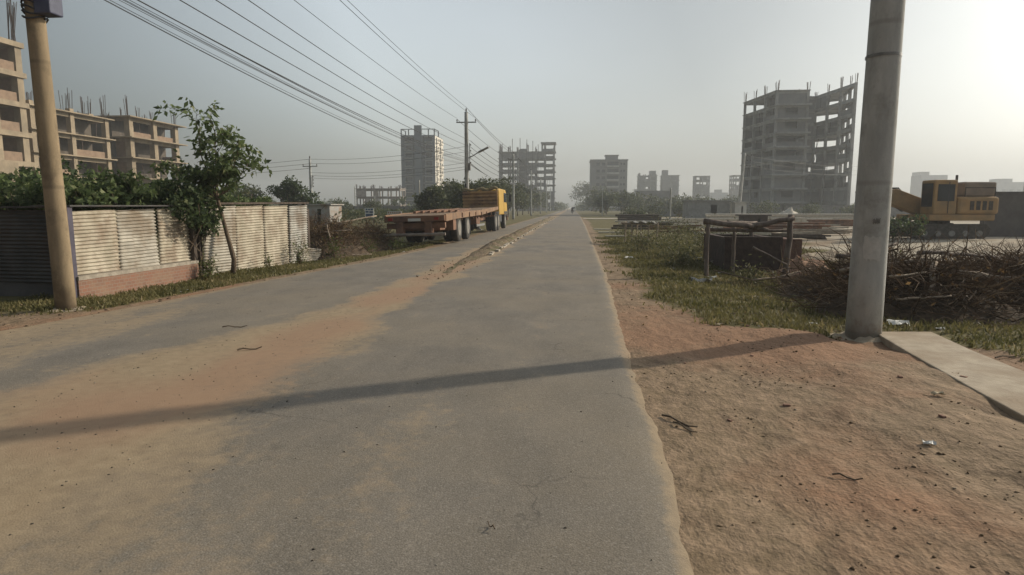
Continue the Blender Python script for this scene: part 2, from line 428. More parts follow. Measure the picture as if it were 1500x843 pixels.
grass_mesh('verge_grass', 52000, .8, 8.5, 6.2, 34, dr, .075, grass_m)
grass_mesh('roadside_grass', 30000, -9.5, -5.4, 7.8, 30, dr, .07, grass_m)
def leaf_fall(name, n, x0, x1, y0, y1, dens, size, m):
    P = scatter(n, x0, x1, y0, y1, dens); P = np.concatenate([P, (gz(P[:, 0], P[:, 1])+.012)[:, None]], 1)
    mb = MB(); mb.leaves(P, size, 1.7, flat=.75); return tag(mb.build(name, m), kind='stuff')
fall_m = leaf_mat('fallen_leaves', (.10, .065, .035), (.27, .20, .10), (.48, .43, .33), .9)
leaf_fall('fallen_leaves', 4200, .9, 7.5, 6.8, 22, lambda x, y: np.clip(c_grass(x, y)*1.2+.04*(y > 7), 0, 1)*(.25+.75*(sn(x, y, .7, 55) > .1)), .045, fall_m)
leaf_fall('roadside_litter', 2200, -9, -5.4, 8.5, 24, lambda x, y: c_grass(x, y)*(.3+.7*(sn(x, y, .6, 56) > 0)), .045, fall_m)
# taller tufts and weeds
weed_m = leaf_mat('weed_leaves', (.045, .065, .018), (.11, .135, .035), (.24, .19, .09))
def weed(name, label, x, y, h, r, n, size, group=None, m=None, stem=True):
    z = gzf(x, y); t = thing(name, label, 'plant', (x, y, z), group)
    mb = MB(); P = rng.normal(size=(n, 3))*np.array([r*.45, r*.45, h*.26])+np.array([x, y, z+h*.5]); P[:, 2] = np.maximum(P[:, 2], z+.02)
    mb.leaves(P, size, 2.4, droop=-.2); mb.build('foliage', m or weed_m, t)
    if stem:
        k = 9; a = rng.uniform(0, 2*PI, k); P0 = np.stack([x+a*0, y+a*0, np.full(k, z-.02)], 1)
        P1 = np.stack([x+np.cos(a)*r*.5, y+np.sin(a)*r*.5, z+h*(.6+.4*rng.random(k))], 1)
        mb = MB(); mb.twigs(P0, P1, .008); mb.build('stem', twig_m, t)
    return t
twig_m = leaf_mat('dry_twigs', (.075, .052, .034), (.21, .145, .095), (.36, .28, .19), .9)
bark_m = mat('bark', (.09, .065, .045), (.20, .15, .105), 14, .95, .7, sx=(1, 1, .3))

# gravel, clods and crumbs
def stones(name, n, dens, x0, x1, y0, y1, s0, s1, m, zoff=0, zfun=gz):
    P = scatter(n, x0, x1, y0, y1, dens); z = zfun(P[:, 0], P[:, 1])
    mb = MB(); sz = s0+(s1-s0)*rng.random(len(P))**3.5
    O = np.array([(1, 0, 0), (-1, 0, 0), (0, 1, 0), (0, -1, 0), (0, 0, 1), (0, 0, -1)], float)
    J = O[None]*(1+.45*rng.normal(size=(len(P), 6, 1)))*sz[:, None, None]*np.array([1.2, 1.2, .62])
    J += np.stack([P[:, 0], P[:, 1], z+sz*.25+zoff], 1)[:, None]
    V = J.reshape(-1, 3); mb.v = [V]; mb.n = len(V); mb.useattr = True; mb.a = [np.repeat(rng.random(len(P)), 6)]
    for i in range(len(P)):
        b = 6*i
        for f in ((4, 0, 2), (4, 2, 1), (4, 1, 3), (4, 3, 0), (5, 2, 0), (5, 1, 2), (5, 3, 1), (5, 0, 3)): mb.f.append(tuple(b+q for q in f))
    return tag(mb.build(name, m, smooth=True), kind='stuff')
clod_m = leaf_mat('clods', (.15, .105, .068), (.31, .23, .15), (.42, .37, .30), .95)
grit_m = leaf_mat('grit', (.09, .08, .07), (.26, .22, .17), (.42, .38, .32), .95)
stones('soil_crumbs', 5600, lambda x, y: (x > RE(y)+.03)*ss(.6+.8*sn(x, y, .8, 61), .2, 1.2), .5, 6.5, 1.8, 14, .002, .0125, clod_m)
stones('left_soil_crumbs', 1500, lambda x, y: (x < LE(y)+.25)*1., -9, -5.2, 7, 24, .005, .03, clod_m)
stones('road_grit', 5500, lambda x, y: np.clip(d_dust(x, y)*.9+.06+.25*(sn(x, y, .5, 62) > .5), 0, 1), -7, .75, 1.6, 20, .0015, .0075, grit_m, .0, road_z)
stones('median_clods', 900, lambda x, y: np.exp(-((x-MX)/.35)**2), -4.2, -1.9, 13, 45, .006, .026, clod_m, .02, road_z)

# ------------------------------------------------------------------ concrete poles
def pole_mat(name, c1, c2, stain, dirt):
    m, N, L, bs = new_mat(name)
    n1 = noise_node(N, L, 6, 6, .65, sx=(1, 1, .25)); n2 = noise_node(N, L, 1.6, 7, .7, sx=(1, 1, .8)); n3 = noise_node(N, L, 40, 4, .7)
    c = mixc(N, L, ramp(N, L, n1, [(.35, 0.), (.68, 1.)]), c1, c2)
    c = mixc(N, L, ramp(N, L, n2, [(.50, 0.), (.62, .7)]), c, stain)
    c = mixc(N, L, ramp(N, L, n3, [(.28, .6), (.40, 0.)]), c, stain)
    g = N.new('ShaderNodeNewGeometry'); sp = N.new('ShaderNodeSeparateXYZ'); L.new(g.outputs['Position'], sp.inputs[0])
    hz_ = math_n(N, L, 'ADD', sp.outputs[2], math_n(N, L, 'MULTIPLY', n2, -.9))
    c = mixc(N, L, ramp(N, L, math_n(N, L, 'ADD', hz_, .45), [(.0, .7), (.16, 0.)]), c, dirt)
    # casting joints of the spun mould
    w_ = N.new('ShaderNodeTexWave'); w_.wave_type = 'BANDS'; w_.bands_direction = 'Z'; w_.inputs['Scale'].default_value = .17; w_.inputs['Distortion'].default_value = .15; L.new(g.outputs['Position'], w_.inputs['Vector'])
    c = mixc(N, L, ramp(N, L, w_.outputs['Fac'], [(.0, .5), (.004, 0.)]), c, stain)
    L.new(c, bs.inputs['Base Color']); bs.inputs['Roughness'].default_value = .88; bs.inputs['Specular IOR Level'].default_value = .25
    bump(N, L, bs, math_n(N, L, 'ADD', n1, n3), .35, .01); MATS[name] = m; return m
pole_m = pole_mat('weathered_concrete_pole', (.34, .345, .33), (.46, .46, .435), (.25, .245, .22), (.24, .19, .14))
tan_m = pole_mat('tan_concrete_pole', (.20, .155, .10), (.30, .23, .145), (.13, .10, .065), (.16, .12, .08))
steel_m = mat('galvanised_steel', (.16, .16, .155), (.26, .26, .25), 8, .55, .1, metal=.3)
dark_m = mat('dark_metal', (.025, .025, .03), (.06, .06, .065), 8, .6, .1)
porc_m = mat('insulator', (.05, .035, .03), (.10, .07, .06), 20, .35, 0)
wire_m = mat('wire', (.035, .035, .037), (.05, .05, .052), 5, .6, 0)

def pole(name, label, x, y, h, r0, r1, m, group, lean=(0, 0), arms='none', lamp=False, n=24):
    z = gzf(x, y) if LE(y) > x or x > RE(y) else 0.
    t = thing(name, label, 'utility pole', (x, y, z), group)
    mb = MB(); K = 14
    mb.tube([(x+lean[0]*k/K*h, y+lean[1]*k/K*h, z-.4*(k == 0)+h*k/K) for k in range(K+1)], [r0+(r1-r0)*k/K for k in range(K+1)], n)
    mb.build('shaft', m, t, smooth=True)
    P = lambda hh, dx=0, dy=0: (x+lean[0]*hh+dx, y+lean[1]*hh+dy, z+hh)
    if 'top' in arms:
        c = MB(); c.bar(P(h-.75, -.75), P(h-.75, .75), .08, .08); c.build('crossarm', steel_m, t)
        for dx in (-.7, .7):
            q = MB(); p = P(h-.72, dx); q.lathe([(.02, 0), (.02, .06), (.05, .07), (.05, .1), (.035, .12), (.05, .14), (.03, .19), (.015, .2)], p, n=10); q.build('insulator', porc_m, t, smooth=True)
        q = MB(); q.lathe([(.03, -.1), (.03, .05), (.06, .07), (.06, .12), (.04, .15), (.06, .18), (.03, .26), (.01, .28)], P(h), n=10); q.build('insulator', porc_m, t, smooth=True)
    if 'rack' in arms:
        c = MB(); c.bar(P(h*.56, r0+.05, 0), P(h*.74, r0+.05, 0), .05, .05); c.build('bracket', steel_m, t)
        for k in range(4):
            q = MB(); q.lathe([(.035, -.05), (.05, -.03), (.03, 0), (.05, .03), (.035, .05)], P(h*(.575+.05*k), r0+.12), n=8); q.build('insulator', porc_m, t)
    if 'side' in arms:
        for k in range(3):
            c = MB(); c.bar(P(h-.4-k*.65, 0), P(h-.4-k*.65, .95), .07, .07); c.build('crossarm', steel_m, t)
            for dx in (.45, .88):
                q = MB(); q.lathe([(.02, 0), (.06, .03), (.06, .12), (.03, .22), (.01, .24)], P(h-.4-k*.65, dx), n=8); q.build('insulator', porc_m, t)
    if lamp:
        c = MB(); c.tube([P(lamp, .1, 0), P(lamp+.15, .45, -.1), P(lamp+.5, 1.1, -.3)], .04, 8); c.build('lamp_arm', steel_m, t)
        c = MB(); c.bar(P(lamp+.42, .95, -.26), P(lamp+.78, 1.75, -.45), .28, .11); c.build('lamp_head', steel_m, t, bevel=.03)
        c = MB(); c.box(x+.12, x+.3, y-.12, y+.1, z+lamp-.9, z+lamp-.35); c.build('junction_box', steel_m, t)
    return t
pole('utility_pole', 'thick grey round concrete pole beside the start of the pale concrete slab', 3.64, 8.18, 11.0, .205, .135, pole_m, 'concrete poles along the road', lean=(.004, 0), n=40)
def wrap(name, m, parent, cx, cy, r, a0, a1, z0_, z1_, ragged=.0):
    K = 14; J_ = 5; vs = []; fs = []
    for j in range(J_+1):
        for i in range(K+1):
            a = a0+(a1-a0)*i/K+ragged*random.uniform(-1, 1)*(i in (0, K)); z = z0_+(z1_-z0_)*j/J_+ragged*random.uniform(-.3, .3)*(j in (0, J_)); vs.append((cx+r*math.cos(a), cy+r*math.sin(a), z))
    for j in range(J_):
        for i in range(K): q = j*(K+1)+i; fs.append((q, q+1, q+K+2, q+K+1))
    mb = MB(); mb.add(vs, fs); return mb.build(name, m, parent, smooth=True)
rp = bpy.data.objects['utility_pole']
wrap('paste_patch', mat('faded_paste', (.42, .415, .39), (.52, .51, .48), 14, .9, .2), rp, 3.645, 8.18, .2045, -2.3, -1.35, .92, 1.20, .06)
wrap('paste_patch', mat('dark_smudge', (.13, .125, .115), (.26, .25, .23), 14, .9, .2), rp, 3.645, 8.18, .2040, -1.9, -1.5, 1.36, 1.41, .05)
wrap('steel_band', steel_m, rp, 3.65, 8.18, .192, -PI, PI, 3.30, 3.335)
lp = pole('utility_pole', 'sunlit tan concrete pole in front of the low corrugated fence', -7.86, 9.12, 8.9, .145, .10, tan_m, 'concrete poles along the road', lean=(-.018, 0), n=32)
# dark box and cable coil tied near its top
z0 = gzf(-7.86, 9.12)
mb = MB(); mb.box(-7.86, -7.60, 9.0, 9.26, z0+4.40, z0+4.95); mb.build('meter_box', mat('blue_grey_box', (.05, .055, .09), (.09, .10, .15), 5, .5, .1), lp, bevel=.02)
mb = MB()
for k in range(9):
    a = k*.7; pts = [(-7.94+.14*math.cos(t*2*PI/14+a), 9.12+.17*math.sin(t*2*PI/14+a), z0+4.35+.07*k+.03*math.sin(t+a)) for t in range(15)]
    mb.tube(pts, .014, 5)
mb.build('cable_coil', dark_m, lp)
POL = [(-7.95, 48.1), (-7.95, 86.5), (-8.0, 125), (-8.0, 163), (-8.0, 201), (-8.1, 240)]
labs = ['far concrete pole with street lamp arm rising behind the flatbed truck', 'pole among the trees in front of the scaffold-topped frame building',
        'small distant pole at the tree line beyond the frame building, nearest of its row', 'second distant pole in the row left of the road end', 'third distant pole in the row left of the road end', 'farthest pole of the row left of the road end']
for i, (x, y) in enumerate(POL):
    pole('utility_pole', labs[i], x, y, 8.75, .19, .13, pole_m, 'concrete poles along the road', arms='top rack', lamp=(5.35 if i == 0 else False), n=20 if i == 0 else 10)
pole('utility_pole', 'leaning grey pole with stacked side arms left of the big unfinished tower', 21.6, 86, 8.6, .26, .16, pole_m, None, lean=(.06, 0), arms='side', n=14)
pole('utility_pole', 'hazy tall pole above the yellow digger at the right edge', 60.5, 92, 10.5, .35, .25, pole_m, None, arms='top', n=12)
pole('utility_pole', 'slim concrete pole beside the dark round tree beyond the fence', -26.0, 62, 6.4, .16, .10, pole_m, None, arms='top rack', n=12)
pole('utility_pole', 'plain pale post standing in front of the grey windowed tower', -16.9, 70, 4.6, .09, .07, mat('pale_post', (.4, .38, .34), (.5, .48, .44), 5, .8, .1), None, n=10)
for k, (px_x, yy, hh, lb) in enumerate([(-52., 150, 6.6, 'faint thin pole just left of the grey windowed tower, taller one'), (-55, 175, 4.6, 'faint short pole between the ruined shell and the grey tower'), (-27, 150, 4.6, 'faint thin pole just right of the grey windowed tower'), (-70, 150, 5., 'faint leaning post left of the small ruined shell')]):
    pole('utility_pole', lb, px_x, yy, hh, .16, .11, pole_m, None, n=8, lean=(.03 if k == 3 else 0, 0))
for k, (px_x, yy, hh, lb) in enumerate([(9.3, 62, 3.4, 'slim grey post at the road bend before the flat roofed block'), (5.6, 120, 5.2, 'slim post beside the track in front of the flat roofed block')]):
    pole('utility_pole', lb, px_x, yy, hh, .09, .07, pole_m, None, n=8)

# ------------------------------------------------------------------ overhead wires
def wire(label, a, b, sag, r, group):
    a = np.array(a, float); b = np.array(b, float); K = 28
    pts = [tuple(a+(b-a)*t-np.array([0, 0, 4*sag*t*(1-t)])) for t in np.linspace(0, 1, K+1)]
    mb = MB(); mb.tube(pts, r, 5, cap=False); o = mb.build('overhead_cable', wire_m, loc=tuple((a+b)/2)); return tag(o, label, 'cable', group)
G = 'cables strung between the poles'
spec = [(0, 8.95, 8.95, .25, .010, 'top single'), (-.7, 8.1, 8.15, .3, .010, 'upper left arm'), (.7, 8.1, 8.15, .3, .010, 'upper right arm'),
        (.3, 6.50, 6.48, .30, .011, 'highest middle'), (.3, 6.05, 6.05, .35, .011, 'second middle'), (.3, 5.62, 5.62, .38, .011, 'third middle'), (.3, 5.2, 5.22, .42, .012, 'lowest middle')]
PY = [9.12]+[p[1] for p in POL]; PX = [-7.86]+[p[0] for p in POL]
where = ['between tan pole and lamp pole', 'in the span just beyond the lamp pole', 'in the third span', 'in the fourth distant span']
for i in range(4):
    for dx, za, zb, sg, r, nm in spec:
        wire(f'{nm} cable {where[i]}', (PX[i]+dx, PY[i], za), (PX[i+1]+dx, PY[i+1], zb), sg, r*(1+.6*i), G)
# loose bundles of service cables
for k in range(9):
    o = wire('thin loose service cable in the sagging bundle under the wires', (-7.62+.05*random.uniform(-1, 1), 9.12, 4.95+.04*k), (-7.7, 48.1, 4.75+.04*k), .42+.05*random.uniform(-1, 1)+(.18 if k < 3 else 0), .0055, 'loose cables of the sagging bundle')
for k in range(4):
    wire('thin loose service cable beyond the lamp pole', (-7.7, 48.1, 4.75+.05*k), (-7.7, 86.5, 4.75+.05*k), .45+.06*k, .012, 'loose cables beyond the lamp pole')
# cross lines running over the fields
for k, (za, zb) in enumerate([(6.3, 6.1), (5.9, 5.7), (5.0, 4.9), (4.7, 4.6), (4.45, 4.4)]):
    wire(['highest', 'second highest', 'middle', 'second lowest', 'lowest'][k]+' cable crossing the fields from the slim pole to the lamp pole', (-26, 62, za), (-7.95, 48.1, zb), .35, .012, 'cables crossing the fields')
for k in range(3):
    wire(['upper', 'middle', 'lower'][k]+' faint cable running left from the slim pole over the trees', (-26, 62, 6.3-.45*k), (-62, 84, 7-.5*k), .4, .016, 'cables crossing the fields')
for k in range(3):
    wire(['upper', 'middle', 'lower'][k]+' cable from the leaning side arm pole towards the tower', (22.9, 86, 8.1-.65*k), (50, 112, 8.3-.65*k), .5, .012, 'cables by the big tower')

# ------------------------------------------------------------------ buildings
conc_m = mat('bare_concrete', (.16, .158, .155), (.27, .265, .25), .7, .9, .15, (.14, .135, .125), .5, sx=(1, 1, .3), lo=.4, hi=.62)
concd_m = mat('dark_concrete', (.13, .13, .13), (.19, .185, .18), .8, .9, .15)
warm_m = mat('sunlit_concrete', (.25, .20, .14), (.37, .30, .21), .8, .9, .15, (.22, .18, .13), .5, sx=(1, 1, .35))
brick_m = mat('brick_infill', (.30, .17, .12), (.40, .25, .18), 2.5, .95, .2)
block_m = mat('block_infill', (.15, .145, .14), (.21, .20, .19), 1.5, .95, .2)
rebar_m = mat('rebar', (.06, .045, .04), (.10, .07, .055), 4, .8, 0)
glass_m = mat('dark_window', (.02, .023, .027), (.045, .05, .055), 1, .15, 0)
def along(p, q, t): return (p[0]+(q[0]-p[0])*t, p[1]+(q[1]-p[1])*t)
def inset(poly, d):
    out = []; n = len(poly)
    for i in range(n):
        p0, p, p1 = poly[i-1], poly[i], poly[(i+1) % n]
        def nrm(a, b):
            l = math.hypot(b[0]-a[0], b[1]-a[1]); return (-(b[1]-a[1])/l, (b[0]-a[0])/l)
        a, b = nrm(p0, p), nrm(p, p1); k = min(1.6, 1/max(.35, 1+a[0]*b[0]+a[1]*b[1]))
        out.append((p[0]+(a[0]+b[0])*d*k, p[1]+(a[1]+b[1])*d*k))
    return out
def frame_building(name, label, poly, n, h, infill, bay=5., colw=.45, over=.0, core=None, rebar=1.6, rr=.05, m=conc_m, wm=block_m, beam=.5, z0=-.1, group=None, first=None, mid=True, corem=None, props=0.):
    """bare reinforced concrete frame; infill(edge, storey, bay) -> None / 'w' wall / 'p' parapet / 'n' window"""
    cx = sum(p[0] for p in poly)/len(poly); cy = sum(p[1] for p in poly)/len(poly)
    t = thing(name, label, 'building', (cx, cy, z0), group)
    inn = inset(poly, over+colw*.6) ; N_ = len(poly); top = z0+n*h
    for k in range(1, n+1):
        mb = MB(); z = z0+k*h; mb.prism(poly, z-.16, z)
        for i in range(N_):
            mb.bar((*inn[i], z-.16-beam/2), (*inn[(i+1) % N_], z-.16-beam/2), .28, beam)
        mb.build('floor_slab', m, t)
    cols = []
    for i in range(N_):
        p, q = inn[i], inn[(i+1) % N_]; L_ = math.hypot(q[0]-p[0], q[1]-p[1]); nb = max(1, round(L_/bay))
        for b in range(nb): cols.append(along(p, q, b/nb))
    if mid:
        for p in list(cols)[::2]: cols.append(along(p, (cx, cy), .5))
    for p in cols[:95]:
        ex = random.uniform(.5, 1.2)*(1 if rebar else 0)
        mb = MB(); mb.box(p[0]-colw/2, p[0]+colw/2, p[1]-colw/2, p[1]+colw/2, z0-.2, top+(ex*.5 if rebar and random.random() < .3 else 0)); mb.build('column', m, t)
        if rebar:
            mb = MB(); hh = rebar*random.uniform(.5, 1.25)
            for k in range(5):
                a = random.uniform(-.25, .25)*1.; bb = random.uniform(-.25, .25)
                mb.tube([(p[0]+a, p[1]+bb, top-.05), (p[0]+a*1.5, p[1]+bb*1.6, top+hh*random.uniform(.7, 1))], rr, 4, cap=False)
            mb.build('rebar_bundle', rebar_m, t)
    if core:
        x0, x1, y0, y1, zz = core
        mb = MB(); mb.box(x0, x1, y0, y1, z0-.2, zz); mb.build('stair_core', corem or wm, t)
    npr = 0
    for i in range(N_):
        p, q = inn[i], inn[(i+1) % N_]; L_ = math.hypot(q[0]-p[0], q[1]-p[1]); nb = max(1, round(L_/bay))
        for k in range(n):
            zb = z0+k*h; zt = z0+(k+1)*h-.16-beam
            for b in range(nb):
                s = infill(i, k, b)
                if props and random.random() < props and k > 0 and npr < 70:
                    a_ = along(p, q, (b+random.uniform(.15, .85))/nb); a_ = along(a_, (cx, cy), .03); npr += 1
                    pm = MB(); pm.tube([(a_[0], a_[1], zb+.01), (a_[0]+random.uniform(-.35, .35), a_[1]+random.uniform(-.3, .3), zt+beam-.05)], .06, 5, cap=False); pm.build('prop', rebar_m, t)
                if not s: continue
                mb = MB()
                a0 = along(p, q, (b+.02)/nb); a1 = along(p, q, (b+.98)/nb)
                a0 = along(a0, (cx, cy), .004); a1 = along(a1, (cx, cy), .004)
                def wl(u0, u1, v0, v1):
                    A = along(a0, a1, u0); B = along(a0, a1, u1); mb.bar((*A, (v0+v1)/2), (*B, (v0+v1)/2), .15, v1-v0)
                if s == 'w': wl(0, 1, zb, zt)
                elif s == 'p': wl(0, 1, zb, zb+.95)
                elif s == 'h': wl(0, .55, zb, zt)
                elif s == 'n':
                    v0, v1 = zb+.9, zb+2.2; wl(0, .3, zb, zt); wl(.7, 1, zb, zt); wl(.3, .7, zb, v0); wl(.3, .7, v1, zt)
                mb.build('infill_wall', wm, t)
    return t

# left pair of sunlit shells
warmd = mat('shell_brick', (.20, .14, .10), (.28, .20, .14), 1.5, .95, .2)
shade_m = mat('shaded_infill', (.09, .075, .06), (.14, .12, .10), 1.2, .95, .2)  # shade inside the shells is put into this dark core colour
def inf_left(i, k, b):
    if i == 1: return random.choice([None, None, None, 'p', None])
    return random.choice(['w', 'w', None, 'p']) if k < 4 else None
random.seed(3)
frame_building('apartment_shell', 'near block of the sunlit unfinished shell behind the tin fence', [(-84, 76), (-68, 76), (-68, 91), (-84, 91)], 5, 2.92, inf_left, 7.4, .7, .5, rebar=3.0, rr=.045, m=warm_m, wm=warmd, beam=.5, core=(-80, -71.5, 76.6, 90.5, 14.2), corem=shade_m, props=.8)
frame_building('apartment_shell', 'far block of the sunlit unfinished shell, right half rising behind the leafy tree', [(-84, 94.5), (-68, 94.5), (-68, 109), (-84, 109)], 5, 3.15, inf_left, 7.2, .9, .9, rebar=3.4, rr=.045, m=warm_m, wm=warmd, beam=.5, core=(-81, -71.8, 95.2, 108.4, 15.3), corem=shade_m, props=.8)
t = thing('shell_tower', 'tall narrow sunlit concrete stair tower cut by the left picture edge', 'building', (-69, 70, 0))
mb = MB()
for (a, b) in ((-68.3, 74.8), (-68.3, 71), (-68.3, 66), (-75, 74.8), (-75, 66)): mb.box(a-.45, a+.45, b-.45, b+.45, -.2, 21.5)
mb.build('column', warm_m, t)
for k in range(1, 7):
    mb = MB(); mb.box(-75.8, -67.6, 65.4, 75.5, k*3.6-.65, k*3.6-.02); mb.build('floor_slab', warm_m, t)
    mb = MB(); mb.box(-68.25, -68.0, 71.6, 74.2, (k-1)*3.6, (k-1)*3.6+1.1); mb.box(-75, -68.8, 75.0, 75.2, (k-1)*3.6, k*3.6-.65); mb.build('infill_wall', warmd, t)
mb = MB()
for k in range(14): mb.tube([(-68.3+random.uniform(-.4, .4), 74.8+random.uniform(-.4, .4), 21.4), (-68.3+random.uniform(-.6, .6), 74.8+random.uniform(-.5, .5), 25.5+random.random()*2)], .05, 4)
mb.build('rebar_bundle', rebar_m, t)
mb = MB(); mb.box(-67.9, -66.6, 66, 72, 0, 6.9); mb.build('porch_wall', warm_m, t)
random.seed(11)

# small ruined shell far left
frame_building('ruined_shell', 'small skeletal ruin with rubble standing between the trees and the grey tower', [(-67.5, 195), (-53, 195), (-53, 202), (-67.5, 202)], 3, 2.5, lambda i, k, b: random.choice(['h', None, None, None, 'w']) if i == 0 else None, 3., .35, .2, rebar=1.2, rr=.06, m=mat('ruin_concrete', (.22, .19, .17), (.34, .29, .25), 1, .9, .2), wm=mat('ruin_brick', (.3, .24, .21), (.42, .36, .32), 1, .9, .2), mid=False)

# grey windowed tower
def wall_holes(mb, ax, c, u0, u1, z0, z1, holes, t, out):
    """wall in plane ax=c (thickness t going away from 'out' side) with rectangular holes; holes must share a grid row"""
    us = sorted({u0, u1}|{v for h in holes for v in (h[0], h[1])}); zs = sorted({z0, z1}|{v for h in holes for v in (h[2], h[3])})
    for a, b in zip(us[:-1], us[1:]):
        run = None
        for c0, c1 in zip(zs[:-1], zs[1:]):
            mu, mz = (a+b)/2, (c0+c1)/2
            solid = not any(h[0] < mu < h[1] and h[2] < mz < h[3] for h in holes)
            if solid: run = [c0, c1] if run is None else [run[0], c1]
            if (not solid or c1 == zs[-1]) and run:
                lo, hi = (c, c+t*out) if out > 0 else (c+t*out, c)
                if ax == 'y': mb.box(a, b, lo, hi, run[0], run[1])
                else: mb.box(lo, hi, a, b, run[0], run[1])
                run = None
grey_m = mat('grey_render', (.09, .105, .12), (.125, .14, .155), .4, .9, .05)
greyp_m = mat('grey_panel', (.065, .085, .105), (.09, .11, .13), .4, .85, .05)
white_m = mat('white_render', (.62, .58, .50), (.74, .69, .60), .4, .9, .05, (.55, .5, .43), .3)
t = thing('residential_tower', 'tall grey nine storey tower with dark shaft, white sunlit side and rows of windows', 'building', (-62, 262, 0))
X0, X1, Y0, Y1, HT = -68.8, -54.9, 255, 271.5, 31.2
H9 = 3.15
holes = []; win = []
for k in range(9):
    zb = 1.9+k*H9
    for (a, b) in ((-66.9, -64.5), (-58.6, -56.2)): win.append((a, b, zb+.5, zb+2.3, k))
    for (a, b) in ((-64.0, -63.1), (-60.0, -59.1)): win.append((a, b, zb+.2, zb+2.6, k))
holes = [w[:4] for w in win]
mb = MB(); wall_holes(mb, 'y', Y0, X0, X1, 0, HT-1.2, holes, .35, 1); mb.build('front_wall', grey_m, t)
mb = MB(); wh = []
for k in range(9):
    zb = 1.9+k*H9
    wh += [(257.2, 259.6, zb+.3, zb+2.4), (261.2, 262.6, zb+.9, zb+2.2), (264.2, 267.0, zb+.3, zb+2.4), (268.6, 270.4, zb+.9, zb+2.2)]
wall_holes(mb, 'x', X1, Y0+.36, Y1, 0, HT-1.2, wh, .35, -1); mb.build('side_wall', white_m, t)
mb = MB(); mb.box(X0, X0+.35, Y0+.36, Y1, 0, HT-1.2); mb.box(X0+.36, X1-.36, Y1-.35, Y1, 0, HT-1.2); mb.build('rear_wall', grey_m, t)
mb = MB(); mb.box(X0, X1, Y0, Y1, HT-1.2, HT-1.0); mb.build('roof', grey_m, t)
mb = MB(); mb.box(-63.0, -60.1, Y0-1.3, Y0-.01, 0, HT+2.7); mb.build('stair_shaft', greyp_m, t)
for (a, b, c, d, k) in win:
    w = MB(); w.box(a+.02, b-.02, Y0+.2, Y0+.26, c+.02, d-.02); o = w.build('window', glass_m, t)
for (a, b, c, d) in wh:
    w = MB(); w.box(X1-.3, X1-.24, a+.02, b-.02, c+.02, d-.02); w.build('window', glass_m, t)
for k in range(9):
    zb = 1.9+k*H9
    for (a, b) in ((-66.9, -64.5), (-58.6, -56.2)):
        w = MB(); w.box(a-.3, b+.3, Y0-.55, Y0-.01, zb+2.35, zb+2.47); w.build('sunshade', mat('pale_trim', (.36, .36, .35), (.46, .46, .44), 1, .9, .05), t)
        w = MB(); w.box(a-.3, b+.3, Y0-.9, Y0-.01, zb+.3, zb+.42); w.build('balcony_slab', mat('pale_trim', 0, 0), t)
    for (a, b) in ((257.2, 259.6), (264.2, 267.0)):
        w = MB(); w.box(X1+.01, X1+1.1, a-.4, b+.4, zb+.1, zb+.24); w.box(X1+1.0, X1+1.1, a-.4, b+.4, zb+.24, zb+.8); w.build('balcony', white_m, t)
mb = MB()
for (a, b) in ((X0+.2, Y0+.2), (-65.6, Y0+.2), (X1-.2, Y0+.2), (-57.5, Y0+.2), (X0+.2, 262), (X1-.2, 263)): mb.box(a-.2, a+.2, b-.2, b+.2, HT-1.0, HT+1.2)
mb.box(X0, -63.02, Y0, Y0+.4, HT+1.2, HT+1.5); mb.box(-60.08, X1, Y0, Y0+.4, HT+1.2, HT+1.5); mb.box(X1-.4, X1, Y0+.42, 263.4, HT+1.2, HT+1.5); mb.box(X0, X0+.4, Y0+.42, 262.4, HT+1.2, HT+1.5)
mb.build('roof_pergola', grey_m, t)

# scaffold topped frame building left of the road end
def inf3(i, k, b):
    if i == 0:
        if k >= 8: return 'w' if b < 5 else 'p'
        return ('w' if b == 3 and k % 3 == 0 else random.choice([None, 'p'])) if k > 2 else random.choice(['w', 'n', None])
    return random.choice([None, None, 'p'])
FB = frame_building('frame_building', 'wide ten storey concrete frame bristling with rebar left of the road end', [(-33.8, 290), (-7.6, 290), (-7.6, 301), (-33.8, 301)], 9, 2.95, inf3, 4.3, .65, .5, rebar=3.4, rr=.10, m=conc_m, wm=block_m, beam=.4, core=(-24, -21, 294, 299, 28), mid=False, props=.5)
mb = MB(); mb.box(-14, -7.8, 290.3, 300, 26.5, 27.6); mb.box(-14, -13.3, 290.3, 291, 27.6, 30); mb.box(-8.5, -7.8, 290.3, 291, 27.6, 30); mb.box(-14.3, -7.5, 290, 300.4, 30, 30.5); mb.build('rooftop_room', conc_m, FB)
for x in (-31.5, -27, -23.5, -20.5, -17.8, -15.4):
    mb = MB(); mb.tube([(x, 289.3, 0), (x, 289.3, 29+random.uniform(0, 3.3))], .13, 6); mb.build('scaffold_pole', rebar_m, FB)

# flat roofed block right of the road end
t = thing('flat_roofed_block', 'square seven storey grey block with lift house on its flat roof', 'building', (16, 298, 0))
fb_m = mat('block_render', (.15, .15, .15), (.21, .205, .20), .3, .9, .05)
holes = []; X0, X1, Y0, Y1, HT = 8.1, 24.3, 290, 306, 22.2
zs = [1.2+3.0*k for k in range(7)]
for z in zs:
    holes += [(10.6, 12.2, z+.8, z+2.1), (13.0, 14.6, z+.8, z+2.1), (15.4, 20.4, z+.5, z+2.5), (21.2, 22.0, z+1, z+2), (22.4, 23.3, z+1, z+2)]
mb = MB(); wall_holes(mb, 'y', Y0, X0, X1, 0, HT, holes, .3, 1); mb.build('front_wall', fb_m, t)
mb = MB(); mb.box(X0, X0+.3, Y0+.31, Y1, 0, HT); mb.build('left_wall', fb_m, t)
mb = MB(); mb.box(X1-.3, X1, Y0+.31, Y1, 0, HT); mb.build('right_wall', fb_m, t)
mb = MB(); mb.box(X0-.3, X1+.3, Y0-.3, Y1, HT, HT+.5); mb.build('roof', fb_m, t)
